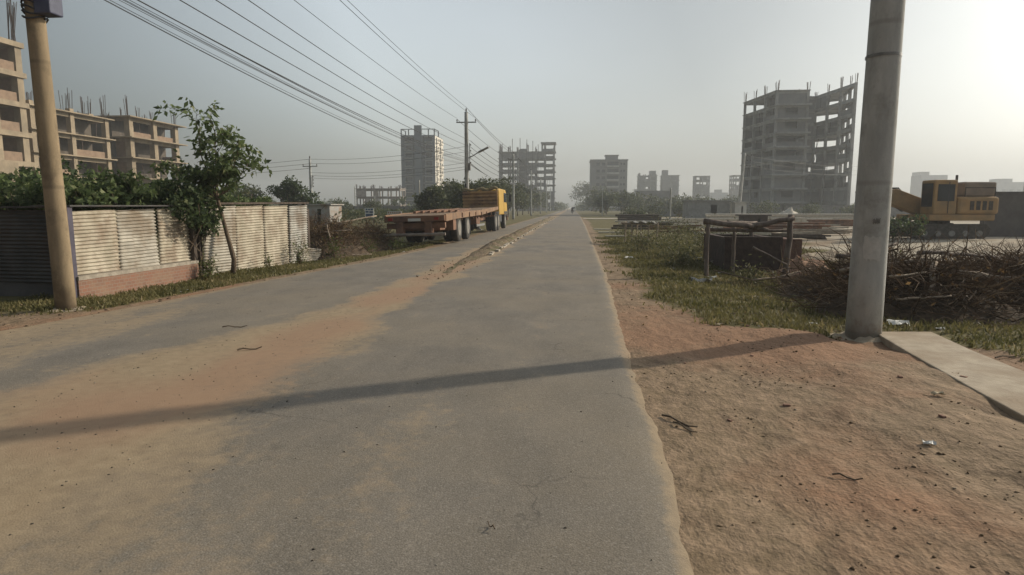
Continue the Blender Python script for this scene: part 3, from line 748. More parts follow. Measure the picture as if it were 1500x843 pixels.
for z in zs:
    mb = MB(); mb.box(15.2, 20.6, Y0-.9, Y0-.01, z+.1, z+.4); mb.box(15.2, 20.6, Y0-.9, Y0-.82, z+.4, z+.8); mb.build('balcony', MATS['pale_trim'], t)
for h_ in holes:
    w = MB(); w.box(h_[0]+.01, h_[1]-.01, Y0+.22, Y0+.28, h_[2]+.01, h_[3]-.01); w.build('window', glass_m, t)
mb = MB(); mb.box(14.8, 20.2, 292, 298, HT+.5, HT+2.3); mb.box(14.4, 20.6, 291.6, 298.4, HT+2.3, HT+2.6); mb.build('lift_house', fb_m, t)
mb = MB()
for x in (14.9, 20.8): mb.box(x-.18, x+.18, Y0-.15, Y0-.01, 0, HT)
for z in zs: mb.box(X0+1.5, 14.7, Y0-.12, Y0-.01, z+.15, z+.4); 
mb.build('pilaster', fb_m, t)

R = lambda *p: (lambda i, k, b: random.choice(p))
frame_building('half_built_block', 'narrow half-built block with open left bays, left of the pair right of the flat block', [(40.2, 400), (52, 400), (52, 411), (40.2, 411)], 7, 3.0, R(None, None, 'p', 'w'), 3.9, .8, .4, rebar=1.5, rr=.12, core=(47.5, 51, 402, 408, 23.8), mid=False)
frame_building('half_built_block', 'pale slab sided tower, right of the pair right of the flat block', [(54.5, 400), (65.4, 400), (65.4, 412), (54.5, 412)], 7, 3.02, R('w', 'w', 'n', 'w'), 3.6, .8, .5, rebar=0, core=(54.7, 58, 399.4, 404, 24))
frame_building('half_built_block', 'lone small open framed block midway between the paired blocks and the big tower', [(74.3, 400), (83.5, 400), (83.5, 409), (74.3, 409)], 7, 2.95, R(None, None, 'p', 'w'), 4.2, .6, .2, rebar=0, mid=False)
frame_building('half_built_block', 'slim open framed block tucked behind the left foot of the big tower', [(96.6, 400), (105, 400), (105, 410), (96.6, 410)], 7, 3.0, R(None, 'p', 'w'), 3.9, .6, .2, rebar=0, mid=False)

# big unfinished tower on the right
P8 = [(39.2, 156), (41.8, 140), (48.7, 140), (49.4, 147.5), (52.7, 148.5), (54.7, 133), (59.3, 151), (53, 157)]
def inf8(i, k, b):
    if k >= 8: return 'w' if i in (1, 2, 3) or (i == 4 and b == 0) else None
    if k < 2: return 'w' if i == 4 else random.choice(['n', 'w', 'n'])
    if i == 0: return random.choice([None, None, None, 'p']) if k > 3 else random.choice([None, 'w', 'n'])
    if i == 1: return random.choice(['w', 'n', 'p', 'w'])
    if i in (2, 3): return random.choice(['w', 'p', 'n'])
    if i == 4: return 'w' if (b == 0 and k < 4) else random.choice([None, None, None, 'p'])
    if i == 7: return 'w' if b == 1 else random.choice(['p', 'p', None])
    if i in (5, 6): return random.choice(['w', 'p', 'p', None, 'h'])
    return None
random.seed(5)
T8 = frame_building('unfinished_tower', 'largest grey unfinished tower with sloping stacked slabs behind the right roadside pole', P8, 9, 2.86, inf8, 5.6, .5, .1, rebar=2.2, rr=.05, m=mat('tower_concrete', (.27, .275, .275), (.36, .36, .35), .6, .9, .1, (.19, .19, .18), .45, sx=(1, 1, .35), lo=.4, hi=.6), wm=mat('tower_infill', (.15, .155, .155), (.21, .21, .205), .5, .9, .1), beam=.5, core=(43.6, 52.4, 149.5, 154.5, 25.6), mid=False, props=.5)
# balcony fins and parapets stepping out along the near face
for k in range(1, 9):
    mb = MB(); z = k*2.86-.1; mb.bar((41.7, 139.4, z-.2), (48.8, 139.4, z-.2), .9, .36); mb.build('balcony', MATS['tower_concrete'], T8)
# distant hazy blocks
far_m = mat('far_block', (.24, .24, .24), (.33, .32, .31), .2, .9, .05)
def simple_block(label, x0, x1, y, d, h, step, nwin=5):
    t = thing('distant_block', label, 'building', ((x0+x1)/2, y, 0))
    rows = int(h//3.1)-1; holes = []
    for k in range(rows):
        for j in range(nwin):
            w = (x1-x0)/nwin; holes.append((x0+w*(j+.25), x0+w*(j+.75), 1+k*3.1, 2.6+k*3.1))
    mb = MB(); wall_holes(mb, 'y', y, x0, x1, 0, h, holes, .3, 1); mb.build('front_wall', far_m, t)
    mb = MB(); mb.box(x0, x1, y+.8, y+d, 0, h-.01); mb.build('body', concd_m, t)
    mb = MB(); mb.box(x0+(x1-x0)*step, x0+(x1-x0)*(step+.35), y+2, y+d-1, h, h+2.6); mb.build('roof_house', far_m, t)
simple_block('hazy squarish block above the yellow digger, nearer the big roadside pole', 266, 285, 520, 15, 26, .0)
simple_block('hazy broad block at the right picture edge above the dark wall', 318, 345, 520, 15, 20.5, .2)
simple_block('hazy thin tower far beyond, just left of the road end trees', 13.5, 20, 620, 10, 20, .3, 3)
simple_block('hazy low block immediately right of the lone small framed block', 118, 132, 560, 10, 14, .3, 3)
simple_block('hazy faint block left of the leaning side arm pole', 137, 150, 560, 10, 19, .4, 3)
simple_block('hazy faint low block between the flat block and the half-built pair', 42, 50, 470, 10, 12, .4, 3)
simple_block('tiny pale block in the gap between the half-built pair', 69, 73, 520, 8, 14, .4, 2)

# ---- low structures in the middle distance
def lowhouse(name, label, cat, x0, x1, y0, y1, h, m, roofm=None, pitched=False):
    t = thing(name, label, cat, ((x0+x1)/2, y0, 0)); 
    mb = MB(); wall_holes(mb, 'y', y0, x0, x1, -.2, h, [(x0+(x1-x0)*.55, x0+(x1-x0)*.7, -.1, min(h*.8, 2))], .15, 1)
    mb.box(x0, x0+.15, y0+.16, y1, -.2, h); mb.box(x1-.15, x1, y0+.16, y1, -.2, h); mb.box(x0+.16, x1-.16, y1-.15, y1, -.2, h); mb.build('wall', m, t)
    mb = MB(); mb.box(x0-.2, x1+.2, y0-.2, y1+.2, h+.002, h+.1); mb.build('roof', roofm or m, t)
    return t
tin_old = mat('old_tin', (.30, .30, .29), (.42, .41, .39), 2, .6, .2, (.25, .17, .12), 1)
lowhouse('low_house', 'low pink walled hut at the foot of the grey tower behind the truck bed', 'hut', -25.8, -21.0, 120, 124, 2.45, mat('pink_render', (.42, .27, .22), (.52, .35, .29), 1, .9, .1))
lowhouse('tin_shed', 'small pale tin shed beyond the end of the corrugated fence', 'shed', -24.5, -21.8, 56, 59, 1.75, tin_old)
lowhouse('tin_shed', 'pale tin shed on the far edge of the pale yard before the half-built pair', 'shed', 13.8, 18.6, 78, 82, 2.3, mat('grey_tin', (.22, .22, .21), (.30, .30, .29), 2, .7, .1))
lowhouse('low_house', 'long low dark hut below the gap right of the flat roofed block', 'hut', 24, 36, 240, 246, 7.5, concd_m)
lowhouse('tin_shed', 'small white sheet shelter beside the pale tin shed in the yard', 'shed', 19.0, 20.3, 77, 79, 2.1, mat('pale_sheet', (.4, .4, .38), (.5, .5, .47), 2, .7, .1))
# dark compound wall at right edge and further walls
def wall(label, p, q, h, m, th=.2, pil=3.):
    x, y = p; t = thing('compound_wall', label, 'wall', (x, y, 0)); z = gzf(*p)
    mb = MB(); mb.bar((*p, z-.2+(h+.2)/2), (*q, z-.2+(h+.2)/2), th, h+.2); mb.build('panel', m, t)
    L_ = math.hypot(q[0]-p[0], q[1]-p[1])
    for k in range(int(L_/pil)+1):
        c = along(p, q, min(1, k*pil/L_)); mb = MB(); mb.box(c[0]-.17, c[0]+.17, c[1]-.17, c[1]+.17, z-.2, z+h+.1); mb.build('pillar', m, t)
    mb = MB(); mb.bar((*p, z+h+.03), (*q, z+h+.03), th+.1, .055); mb.build('coping', m, t)
wall_m = mat('dark_wall', (.085, .08, .078), (.13, .12, .115), 2, .95, .3)
wall('long dark masonry wall at the right picture edge behind the digger', (21.8, 36), (52, 40), 2.3, wall_m)
wall('low dark wall at the foot of the big unfinished tower', (36, 112), (66, 118), 1.9, block_m, pil=5)
wall('grey boundary wall left of the half-built pair along the yard', (15, 118), (33, 120), 1.7, concd_m, pil=5)
wall('low wall crossing the field left of the grey tower', (-75, 132), (-30, 130), 1.8, concd_m, pil=6)

# ------------------------------------------------------------------ corrugated fence
tin_m = mat('pale_corrugated_tin', (.27, .25, .21), (.44, .41, .35), 2.4, .65, .12, (.21, .17, .125), 1.3, sx=(.6, .6, 3), metal=.1)
TINS = [tin_m, mat('tin_sheet_grey', (.24, .235, .215), (.40, .385, .345), 2.2, .65, .12, (.19, .155, .12), 1.9, sx=(.8, .8, 1.2), metal=.1), mat('tin_sheet_buff', (.30, .265, .20), (.48, .435, .35), 3, .65, .12, (.24, .19, .14), 2.4, sx=(.9, .9, .7), metal=.1)]
tin_shade_rust_m = mat('shaded_corrugated_tin', (.045, .045, .045), (.09, .085, .08), 2, .6, .1, (.07, .05, .04), .9)  # shade on the shed side is put into the dark base; brown patches are stains
rail_m = mat('timber_dark', (.055, .042, .035), (.11, .085, .065), 8, .9, .3)
fbrick = None
def brick_mat():
    m, N, L, bs = new_mat('red_brickwork')
    tc = N.new('ShaderNodeTexCoord'); mp = N.new('ShaderNodeMapping'); mp.inputs['Rotation'].default_value = (PI/2, 0, 0)
    g = N.new('ShaderNodeNewGeometry'); sp = N.new('ShaderNodeSeparateXYZ'); L.new(g.outputs['Position'], sp.inputs[0])
    cb = N.new('ShaderNodeCombineXYZ'); L.new(math_n(N, L, 'ADD', sp.outputs[0], sp.outputs[1]), cb.inputs[0]); L.new(sp.outputs[2], cb.inputs[1])
    b = N.new('ShaderNodeTexBrick'); b.inputs['Scale'].default_value = 4.; b.inputs['Mortar Size'].default_value = .02
    b.inputs['Color1'].default_value = (.24, .115, .075, 1); b.inputs['Color2'].default_value = (.19, .10, .07, 1); b.inputs['Mortar'].default_value = (.22, .18, .14, 1)
    L.new(cb.outputs[0], b.inputs['Vector'])
    c = mixc(N, L, ramp(N, L, noise_node(N, L, 3, 6, .7), [(.45, 0.), (.7, .7)]), b.outputs[0], (.25, .18, .12))
    L.new(c, bs.inputs['Base Color']); bs.inputs['Roughness'].default_value = .95; bump(N, L, bs, b.outputs['Fac'], -.5, .01)
    return m
brick2 = brick_mat()
def corr_panel(mb, p, q, z0a, z0b, z1a, z1b, pitch=.068, amp=.017, lean=0, seg=12):
    """horizontal corrugations: profile along z, extruded from p to q"""
    d = np.array([q[0]-p[0], q[1]-p[1]]); L_ = np.linalg.norm(d); nrm = np.array([d[1], -d[0]])/L_
    K = int(max(z1a-z0a, z1b-z0b)/pitch*6); vs = []; fs = []
    ws = [.006*math.sin(j*2.1)+.004*random.uniform(-1, 1) for j in range(seg+1)]
    for j in range(seg+1):
        u = j/seg
        for k in range(K+1):
            t = k/K; z = (z0a+(z0b-z0a)*u)*(1-t)+(z1a+(z1b-z1a)*u)*t
            o = amp*math.sin(2*PI*t*K/6)+ws[j]*3*math.sin(t*PI)+lean*t
            vs.append((p[0]+d[0]*u+nrm[0]*o, p[1]+d[1]*u+nrm[1]*o, z))
    for j in range(seg):
        for k in range(K): a = j*(K+1)+k; fs.append((a, a+K+1, a+K+2, a+1))
    mb.add(vs, fs)
def thin(o, t=.004):
    s = o.modifiers.new('solid', 'SOLIDIFY'); s.thickness = t; return o
# section 1 : on a low brick plinth
A, B = (-8.68, 10.25), (-8.62, 13.75)
t = thing('tin_fence', 'pale corrugated tin fence section standing on a low red brick plinth', 'fence', (-8.65, 12, gzf(-8.65, 12)), 'corrugated tin fence sections')
mb = MB(); mb.bar((*A, .10), (*B, .10), .24, .36); mb.build('brick_plinth', brick2, t)
mb = MB(); mb.bar((*A, .315), (*B, .315), .26, .07); mb.build('plinth_cap', kerb_m, t)
for (u0, u1) in ((0, .34), (.34, .67), (.67, 1)):
    mb = MB(); corr_panel(mb, along(A, B, u0), along(A, B, u1-.004), .35+random.uniform(-.01, .01), .35+random.uniform(-.01, .012), 1.50+random.uniform(-.03, .02), 1.51+random.uniform(-.03, .02), lean=random.uniform(-.03, .03)); thin(mb.build('tin_sheet', random.choice(TINS), t, smooth=True))
for u in (0, 1.0):
    c = along(A, B, u); mb = MB(); mb.box(c[0]-.03, c[0]+.09, c[1]-.08, c[1]+.03, -.1, 1.56); mb.build('post', mat('violet_grey_post', (.06, .055, .075), (.10, .09, .12), 4, .8, .1) if u == 0 else rail_m, t)
mb = MB(); mb.bar((A[0]-.25, A[1]-.05, 1.575), (B[0]-.25, B[1]+.3, 1.585), .75, .025); mb.build('roof_sheet', tin_shade_rust_m, t)
# section 2 : to the ground, leaning
A, B = (-8.50, 13.95), (-7.95, 18.55)
t = thing('tin_fence', 'long weathered white corrugated fence section reaching down to the grass', 'fence', (-8.3, 16, gzf(-8.3, 16)), 'corrugated tin fence sections')
for (u0, u1) in ((0, .26), (.26, .52), (.52, .78), (.78, 1)):
    mb = MB(); corr_panel(mb, along(A, B, u0), along(A, B, u1-.004), random.uniform(-.1, -.02), random.uniform(-.1, .0), 1.56+.03*u0, 1.58+.03*u1, lean=.05+random.uniform(-.05, .05)); thin(mb.build('tin_sheet', TINS[int(u0*10) % 3], t, smooth=True))
mb = MB(); corr_panel(mb, (-7.93, 17.9), (-7.55, 19.1), -.05, -.05, .42, .25, lean=-.15); thin(mb.build('loose_sheet', tin_m, t, smooth=True))
for u in (0, .5, 1.0):
    c = along(A, B, u); mb = MB(); mb.box(c[0]-.12, c[0]-.03, c[1]-.05, c[1]+.05, -.1, 1.68); mb.build('post', rail_m, t)
mb = MB(); mb.bar((A[0]-.02, A[1], 1.635), (B[0]+.02, B[1], 1.68), .16, .05); mb.build('top_rail', rail_m, t)
mb = MB(); mb.bar((-8.02, 18.62, .7), (-8.02, 18.75, .7), .14, 1.6); mb.build('end_board', rail_m, t)
# mud splashed along the fence foot is real soil banked against it
# dark shed end at left
t = thing('tin_shed', 'dark shaded tin shed side at the left picture edge behind the tan pole', 'shed', (-11, 10.4, gzf(-11, 10.4)))
mb = MB(); corr_panel(mb, (-14.5, 10.9), (-8.85, 10.5), .2, .2, 1.5, 1.5, seg=20); thin(mb.build('tin_sheet', tin_shade_rust_m, t, smooth=True))
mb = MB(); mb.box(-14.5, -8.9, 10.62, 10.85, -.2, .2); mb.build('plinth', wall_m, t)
mb = MB(); mb.bar((-14.6, 11.4, 1.53), (-8.75, 11.1, 1.56), 1.4, .03); mb.build('roof_sheet', tin_shade_rust_m, t)
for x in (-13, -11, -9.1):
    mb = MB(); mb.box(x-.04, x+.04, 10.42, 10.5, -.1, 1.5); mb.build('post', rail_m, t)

# ------------------------------------------------------------------ vegetation
leafA = leaf_mat('broad_leaves', (.05, .075, .03), (.14, .185, .07), (.25, .26, .13))
leafD = leaf_mat('dark_leaves', (.026, .044, .018), (.07, .10, .038), (.13, .14, .06))
leafF = leaf_mat('far_leaves', (.04, .052, .024), (.095, .11, .05), (.17, .155, .08))
def clumps(n, c, r, nc, rc):
    """points in nc sub-clumps spread in an ellipsoid: uneven outline with gaps"""
    c = np.array(c); r = np.array(r); C = []
    while len(C) < nc:
        q = rng.uniform(-1, 1, 3)
        if np.linalg.norm(q) < 1: C.append(c+q*r)
    C = np.array(C); k = rng.integers(0, nc, n); w = rng.random(n)**.45
    d = rng.normal(size=(n, 3)); d /= np.linalg.norm(d, axis=1)[:, None]
    s = rc*(.5+.9*rng.random(nc))
    return C[k]+d*(w*s[k])[:, None]*np.array([1, 1, .7]), C
def tree(name, label, x, y, h, r, n, size, m=None, group=None, trunk_h=.35, nc=None, rt=.12, cat='tree', squash=1., z=None):
    z = gzf(x, y) if z is None else z
    t = thing(name, label, cat, (x, y, z), group)
    ch = h*(1-trunk_h)/2; cz = z+h-ch
    P, C = clumps(n, (x, y, cz), (r*.75, r*.75, ch*.8*squash), nc or 14, r*.38)
    P[:, 2] = np.maximum(P[:, 2], z+.05)
    mb = MB(); mb.leaves(P, size, 1.9, droop=.25); mb.build('crown', m or leafF, t)
    mb = MB(); k1 = (x+random.uniform(-.1, .1)*h*.3, y, z+h*trunk_h)
    mb.tube([(x, y, z-.1), (x+rt*.3, y, z+h*trunk_h*.5), k1, (x, y, cz+ch*.4)], [rt, rt*.85, rt*.7, rt*.15], 7)
    for c in C[:10]: mb.tube([k1, tuple((np.array(k1)+c)/2+np.array([0, 0, .05*h])), tuple(c)], [rt*.5, rt*.3, rt*.08], 5)
    mb.build('trunk', bark_m, t, smooth=True)
    return t
# leafy tree in front of the fence
tx, ty = -8.05, 14.4; tz = gzf(tx, ty)
t = thing('leafy_tree', 'spindly tree with drooping leafy boughs rising in front of the tin fence', 'tree', (tx, ty, tz))
keep_rng = rng; rng = np.random.default_rng(21)
mb = MB(); fork = (tx-.28, ty+.02, tz+1.75)
mb.tube([(tx, ty, tz-.1), (tx+.05, ty, tz+.35), (tx-.08, ty, tz+.9), (tx-.18, ty, tz+1.35), fork], [.07, .058, .05, .045, .04], 8)
LB = []
def bough(p, d, ln, r, depth=0):
    pts = [np.array(p, float)]; d = np.array(d, float); d /= np.linalg.norm(d); K = 7
    for k in range(K):
        d = d+rng.normal(size=3)*.10+np.array([0, 0, -.03*k*(depth > 0)]); d /= np.linalg.norm(d); pts.append(pts[-1]+d*ln/K)
    mb.tube([tuple(q) for q in pts], [r*(1-.8*k/K) for k in range(K+1)], 5)
    LB.append((pts, depth, ln))
    if depth < 2:
        for k in range(2 if depth == 0 else 3, K+1, 1 if depth == 0 else 2):
            for s in range(1):
                q = rng.normal(size=3); q[2] = abs(q[2])*.3; q = q/np.linalg.norm(q)+d*.9; bough(pts[k], q, ln*.42, r*.45, depth+1)
for (ex, ey, ez) in ((.35, .1, 2.9), (.78, -.15, 2.75), (-.7, .2, 3.35), (-1.1, -.1, 3.6), (-.3, .3, 2.9), (-1.5, .4, 2.7), (-.6, -.3, 2.4), (-1.1, -.4, 2.3)):
    v = np.array([ex+.28, ey, ez-1.75]); bough(fork, v, np.linalg.norm(v)*.90, .026)
mb.build('trunk', bark_m, t, smooth=True)
lv = MB()
for pts, dep, ln in LB:
    for k in range(1, len(pts)):
        m_ = (3 if k % 2 else 2) if dep == 1 else (1 if k % 2 else 2)
        c = (pts[k]+rng.normal(size=(m_, 3))*.06)
        lv.leaves(c, .15, 2.2, droop=.7, flat=.35)
lv.build('crown', leafA, t); rng = keep_rng
# creeper masses over and behind the fence
def bush(label, c, r, n, size, m=leafA, group=None, nc=26, name='bush', rc=None):
    t = thing(name, label, 'bush', (c[0], c[1], gzf(c[0], c[1])), group)
    P, C = clumps(n, c, r, nc, rc or min(r)*.6); mb = MB(); mb.leaves(P, size, 1.8, droop=.3); mb.build('foliage', m, t)
    mb = MB(); z = gzf(c[0], c[1]); k = min(16, len(C)); P0 = np.tile([c[0], c[1], z-.1], (k, 1))+rng.normal(size=(k, 3))*np.array([r[0]*.3, r[1]*.3, 0]); mb.twigs(P0, C[:k], .02); mb.build('branches', bark_m, t)
    return t
bush('dense creeper heaped over the shed roof at the left edge', (-11.6, 12.4, 1.75), (2.2, .9, .45), 5200, .12, leafA, nc=60, rc=.26)
bush('creeper mass hanging over the brick based fence section', (-9.9, 13.3, 1.85), (.95, 1.8, .38), 5200, .12, leafA, nc=60, rc=.25)
bush('dark creeper spilling down the post between the two fence sections', (-8.7, 13.75, 1.5), (.5, .75, .55), 3600, .11, leafD, nc=20, rc=.28)
bush('thin creeper growing along the top of the long fence section', (-8.9, 16.6, 1.72), (.35, 1.9, .16), 1700, .09, leafA, nc=26, rc=.17)
bush('tall hedge growth behind the shed below the sunlit shell', (-18, 19, 1.9), (5.2, 1.3, .8), 5200, .16, leafD, nc=44, rc=.7)
bush('wide shrub bank behind the leafy tree', (-14.5, 21, 1.5), (3.8, 1.2, .7), 4200, .15, leafD, nc=34, rc=.55)
# plants at the fence foot
for (x, y, h, r, n, lb) in [(-8.22, 13.7, .45, .2, 260, 'small leafy plant at the foot of the dark creeper by the fence gap'), (-7.75, 17.5, .8, .3, 240, 'straggly tall weed in front of the far end of the tin fence'), (-7.9, 15.9, .42, .14, 70, 'thin weed against the middle of the long tin fence'),
                            (-7.3, 19.0, .7, .35, 260, 'bushy weed beside the loose tin sheet'), (-7.1, 21.6, .6, .4, 300, 'green weed clump at the road edge by the brushwood heap'), (-6.6, 23.5, .5, .4, 300, 'grassy weed clump just behind the truck tail')]:
    weed('weed', lb, x, y, h, r, n, .07)
# trees beyond the fence, field growth
tree('round_tree', 'dark round crowned tree beyond the right end of the tin fence', -26.2, 57.5, 4.6, 1.9, 4200, .26, leafD, nc=30, trunk_h=.15, rt=.15)
tree('round_tree', 'smaller dark crowned tree leaning against the slim pole', -24.0, 57.0, 3.2, 1.4, 2300, .25, leafD, nc=20, trunk_h=.1, rt=.12)
tree('spreading_tree', 'loose spreading tree between the leafy tree and the dark round tree', -29.5, 55, 4.1, 2.3, 2300, .25, leafF, nc=30, trunk_h=.2, rt=.13)
tree('spreading_tree', 'low scrubby tree just right of the leafy tree above the fence', -22.5, 40, 2.9, 1.9, 1700, .2, leafF, nc=24, trunk_h=.12, rt=.1)
def palm(label, x, y, h):
    z = gzf(x, y); t = thing('banana_plant', label, 'plant', (x, y, z)); mb = MB(); mb.tube([(x, y, z-.1), (x, y, z+h*.5)], [.2, .12], 8); mb.build('trunk', mat('banana_stem', (.1, .1, .05), (.18, .17, .08), 4, .8, .2), t)
    mb = MB()
    for k in range(12):
        a = k*2.4; K = 6; L_ = h*.62; pv = None
        for j in range(K+1):
            u = j/K; c = np.array([x+math.cos(a)*L_*u*.8, y+math.sin(a)*L_*u*.8, z+h*.5+h*.5*math.sin(u*2.2)*(.5+.5*((k % 3)/2))]); w = .32*math.sin(PI*min(1, u*.9+.08)); s = np.array([-math.sin(a), math.cos(a), 0])*w
            cur = (c-s, c, c+s)
            if pv is not None: mb.add([pv[0], pv[1]-[0, 0, .06], pv[2], cur[0], cur[1]-[0, 0, .06], cur[2]], [(0, 1, 4, 3), (1, 2, 5, 4)], np.full(6, .3+.5*random.random()))
            pv = cur
    mb.build('leaf', leafF, t); return t
palm('banana plant with arching leaves right of the small ruined shell', -43, 160, 4.4)
palm('smaller banana plant beside the ruined shell', -46.5, 165, 3.8)
k_ = 0
desc = ['first', 'second', 'third', 'fourth', 'fifth', 'sixth', 'seventh', 'eighth', 'ninth', 'tenth', 'eleventh', 'twelfth', 'thirteenth', 'fourteenth', 'fifteenth', 'sixteenth']
for k, (x, y, h, r) in enumerate([(-9.3, 54, 3.9, 1.7), (-12.5, 58, 3.6, 2.0), (-9.6, 64, 4.7, 2.0), (-13.5, 70, 4.6, 2.6), (-9.9, 76, 5.3, 2.2), (-10.5, 84, 5.6, 2.6), (-15.5, 84, 5.2, 3.), (-10.2, 96, 6.2, 2.8), (-10.8, 108, 6.2, 3.), (-10.4, 122, 6.2, 3.), (-10.8, 140, 6.6, 3.4), (-11, 162, 6.6, 3.5), (-11.5, 190, 7.4, 4), (-12, 225, 8, 4.4), (-12.5, 262, 8.5, 5)]):
    tree('roadside_tree', desc[k]+' tree from the truck in the left roadside row', x, y, h, r, 2600 if k < 7 else 1500, .17+.0022*y, leafF, 'trees in the left roadside row', .18, 26, .13)
for k, (x, y, h, r) in enumerate([(7.9, 150, 5.2, 3.6), (12.6, 160, 5.6, 4.2), (8.2, 185, 7.6, 4.6), (17, 175, 5.6, 4.4), (7.8, 230, 9, 5.4), (7.8, 330, 15, 9), (22.5, 185, 4.6, 4), (28, 190, 4.8, 4), (34, 200, 4.8, 4.4), (41, 205, 5, 4.6), (49, 205, 5.2, 5), (57, 210, 5, 5)]):
    tree('field_tree', desc[k]+' tree from the road in the hedge line right of it', x, y, h, r, 1500, .2+.0022*y, leafF, 'trees in the right hedge line', .12, 22, .16)
for k, (x, y, h, r) in enumerate([(-44, 118, 3.2, 3), (-36, 112, 2.8, 2.6), (-30, 124, 3, 3), (-52, 140, 3.6, 3.6), (-24, 105, 2.9, 2.4), (-60, 118, 4, 4), (-72, 125, 5, 4.4)]):
    tree('field_bush', desc[k]+' bush in the scrub before the grey tower', x, y, h, r, 1100, .4, leafF, 'scrub bushes left of the road', .05, 18, .1, 'bush')
for k, (x, y, h, r) in enumerate([(13, 106, 2.4, 2.6), (18, 110, 2.8, 2.6), (24, 108, 2.2, 2.8), (9, 100, 1.6, 1.8), (30, 104, 2.4, 3), (37, 104, 2.0, 3), (7.2, 72, 1.1, 1.3), (44, 106, 2.2, 3)]):
    tree('field_bush', desc[k]+' bush from the road before the low walls right of it', x, y, h, r, 900, .3, leafF, 'bushes right of the road', .05, 18, .08, 'bush')
# far-off belt of trees all round the horizon
def belt(name, pts, n, h, size, m):
    mb = MB(); P = []
    for (x0, y0, x1, y1) in pts:
        u = rng.random(n); w = h*(.55+.45*sn(u*math.hypot(x1-x0, y1-y0), u*0, 22, int(abs(x0)) % 7))
        P.append(np.stack([x0+(x1-x0)*u+rng.normal(size=n)*2, y0+(y1-y0)*u+rng.normal(size=n)*8, rng.random(n)**.8*np.maximum(w, 1.2)], 1))
    mb.leaves(np.concatenate(P), size, 1.5); return tag(mb.build(name, m), kind='stuff')
belt('far_woodland', [(-420, 420, -60, 470), (-60, 640, -8, 640), (8, 640, 80, 600), (80, 560, 420, 500), (420, 500, 700, 300)], 5200, 7, 2.0, leafF)
belt('far_scrub', [(-160, 150, -30, 215), (60, 215, 190, 190), (-8.5, 300, -9, 620), (6.5, 300, 5.5, 620)], 3600, 4.6, 1.0, leafF)
belt('field_scrub', [(-34, 60, -14, 78), (-40, 78, -14, 92)], 2800, 1.0, .35, leafF)

# ------------------------------------------------------------------ flatbed truck (local frame: rear centre, +Y forward)
TL = 0.
rust_m = mat('rusty_steel', (.15, .075, .042), (.26, .14, .085), 3, .8, .3, (.10, .06, .045), 1.4, local=True)
orange_m = mat('worn_orange_paint', (.20, .115, .065), (.29, .18, .105), 2, .75, .2, (.14, .09, .06), 1.6, local=True)
yellow_m = mat('yellow_cab_paint', (.42, .25, .035), (.55, .34, .05), 2, .5, .05, (.42, .26, .05), 2, local=True)
tyre_m = mat('tyre_rubber', (.02, .02, .02), (.04, .038, .035), 6, .85, .2, (.07, .062, .052), 2, local=True)
rim_m = mat('dusty_rim', (.17, .16, .145), (.26, .24, .21), 4, .7, .1, local=True)
wood_m = mat('deck_planks', (.15, .10, .065), (.24, .17, .11), 6, .9, .3, local=True, sx=(1, .15, 1))
t = thing('flatbed_truck', 'rusty orange flatbed lorry with yellow cab parked half off the road', 'truck')
def bx(name, m, x0, x1, y0, y1, z0, z1, par=None, bev=.012):
    mb = MB(); mb.box(x0, x1, y0, y1, z0, z1); return mb.build(name, m, par or t, bevel=bev)
W = 1.17
# deck: low rear part, rising toward the fifth wheel
mb = MB()
dk = [(0, 1.02, 1.20), (2.2, 1.08, 1.26), (9.5, 1.16, 1.33), (16.6, 1.42, 1.52)]
for (y0, a0, b0), (y1, a1, b1) in zip(dk[:-1], dk[1:]):
    mb.add([(-W, y0, a0), (W, y0, a0), (W, y1, a1), (-W, y1, a1), (-W, y0, b0), (W, y0, b0), (W, y1, b1), (-W, y1, b1)], MB.BF)
mb.build('deck', wood_m, t)
mb = MB()
for k in range(7): mb.bar((-.8+.25*k, 3.0+.3*k, 1.33), (-.7+.2*k, 8.5+.2*k, 1.42), .12, .1)
mb.build('lashed_timber', rust_m, t)
for s in (1, -1):
    mb = MB()
    for (y0, a0, b0), (y1, a1, b1) in zip(dk[:-1], dk[1:]):
        xa, xb = sorted((s*(W+.003), s*(W+.06)))
        mb.add([(xa, y0, a0-.06), (xb, y0, a0-.06), (xb, y1, a1-.06), (xa, y1, a1-.06), (xa, y0, b0+.05), (xb, y0, b0+.03), (xb, y1, b1+.03), (xa, y1, b1+.03)], MB.BF)
    mb.build('side_board', orange_m, t)
    bx('chassis_rail', rust_m, s*.45-.09, s*.45+.09, .25, 16.4, .72, 1.02)
    for y in np.arange(3.4, 16, 1.9): bx('stake_pocket', rust_m, *(sorted((s*(W+.06), s*(W+.10)))), y, y+.09, 1.06, 1.26, bev=0)
for y in np.arange(.8, 16, 1.6): bx('crossmember', rust_m, -W+.05, W-.05, y, y+.1, .93, 1.015, bev=0)
bx('tail_beam', rust_m, -W-.03, W+.03, -.16, -.005, .98, 1.20)
for s in (-.62, .52): bx('tail_bracket', rust_m, s-.14, s+.14, -.15, .25, .40, .975)
bx('tail_frame', rust_m, -W, W, .03, .24, .70, .92)
bx('axle_housing', rust_m, -.5, .5, 2.2, 6.2, .66, 1.0)
mb = MB(); mb.tube([(-W-.1, -.2, .47), (W+.05, -.2, .47)], .06, 10); mb.build('rear_bumper', mat('bumper_tube', (.17, .14, .12), (.28, .24, .2), 4, .7, .1, local=True), t)
for s in (-.95, .88): bx('tail_light', mat('red_lens', (.22, .02, .015), (.3, .04, .03), 4, .3, 0), s-.09, s+.09, -.19, -.165, 1.03, 1.13, bev=0)
bx('mudguard', rust_m, .52, W, 1.7, 2.35, .55, 1.05); bx('mudguard', rust_m, -W, -.52, 1.7, 2.35, .55, 1.05)
bx('spare_carrier', rust_m, -.9, .9, .35, 1.3, .60, .7)
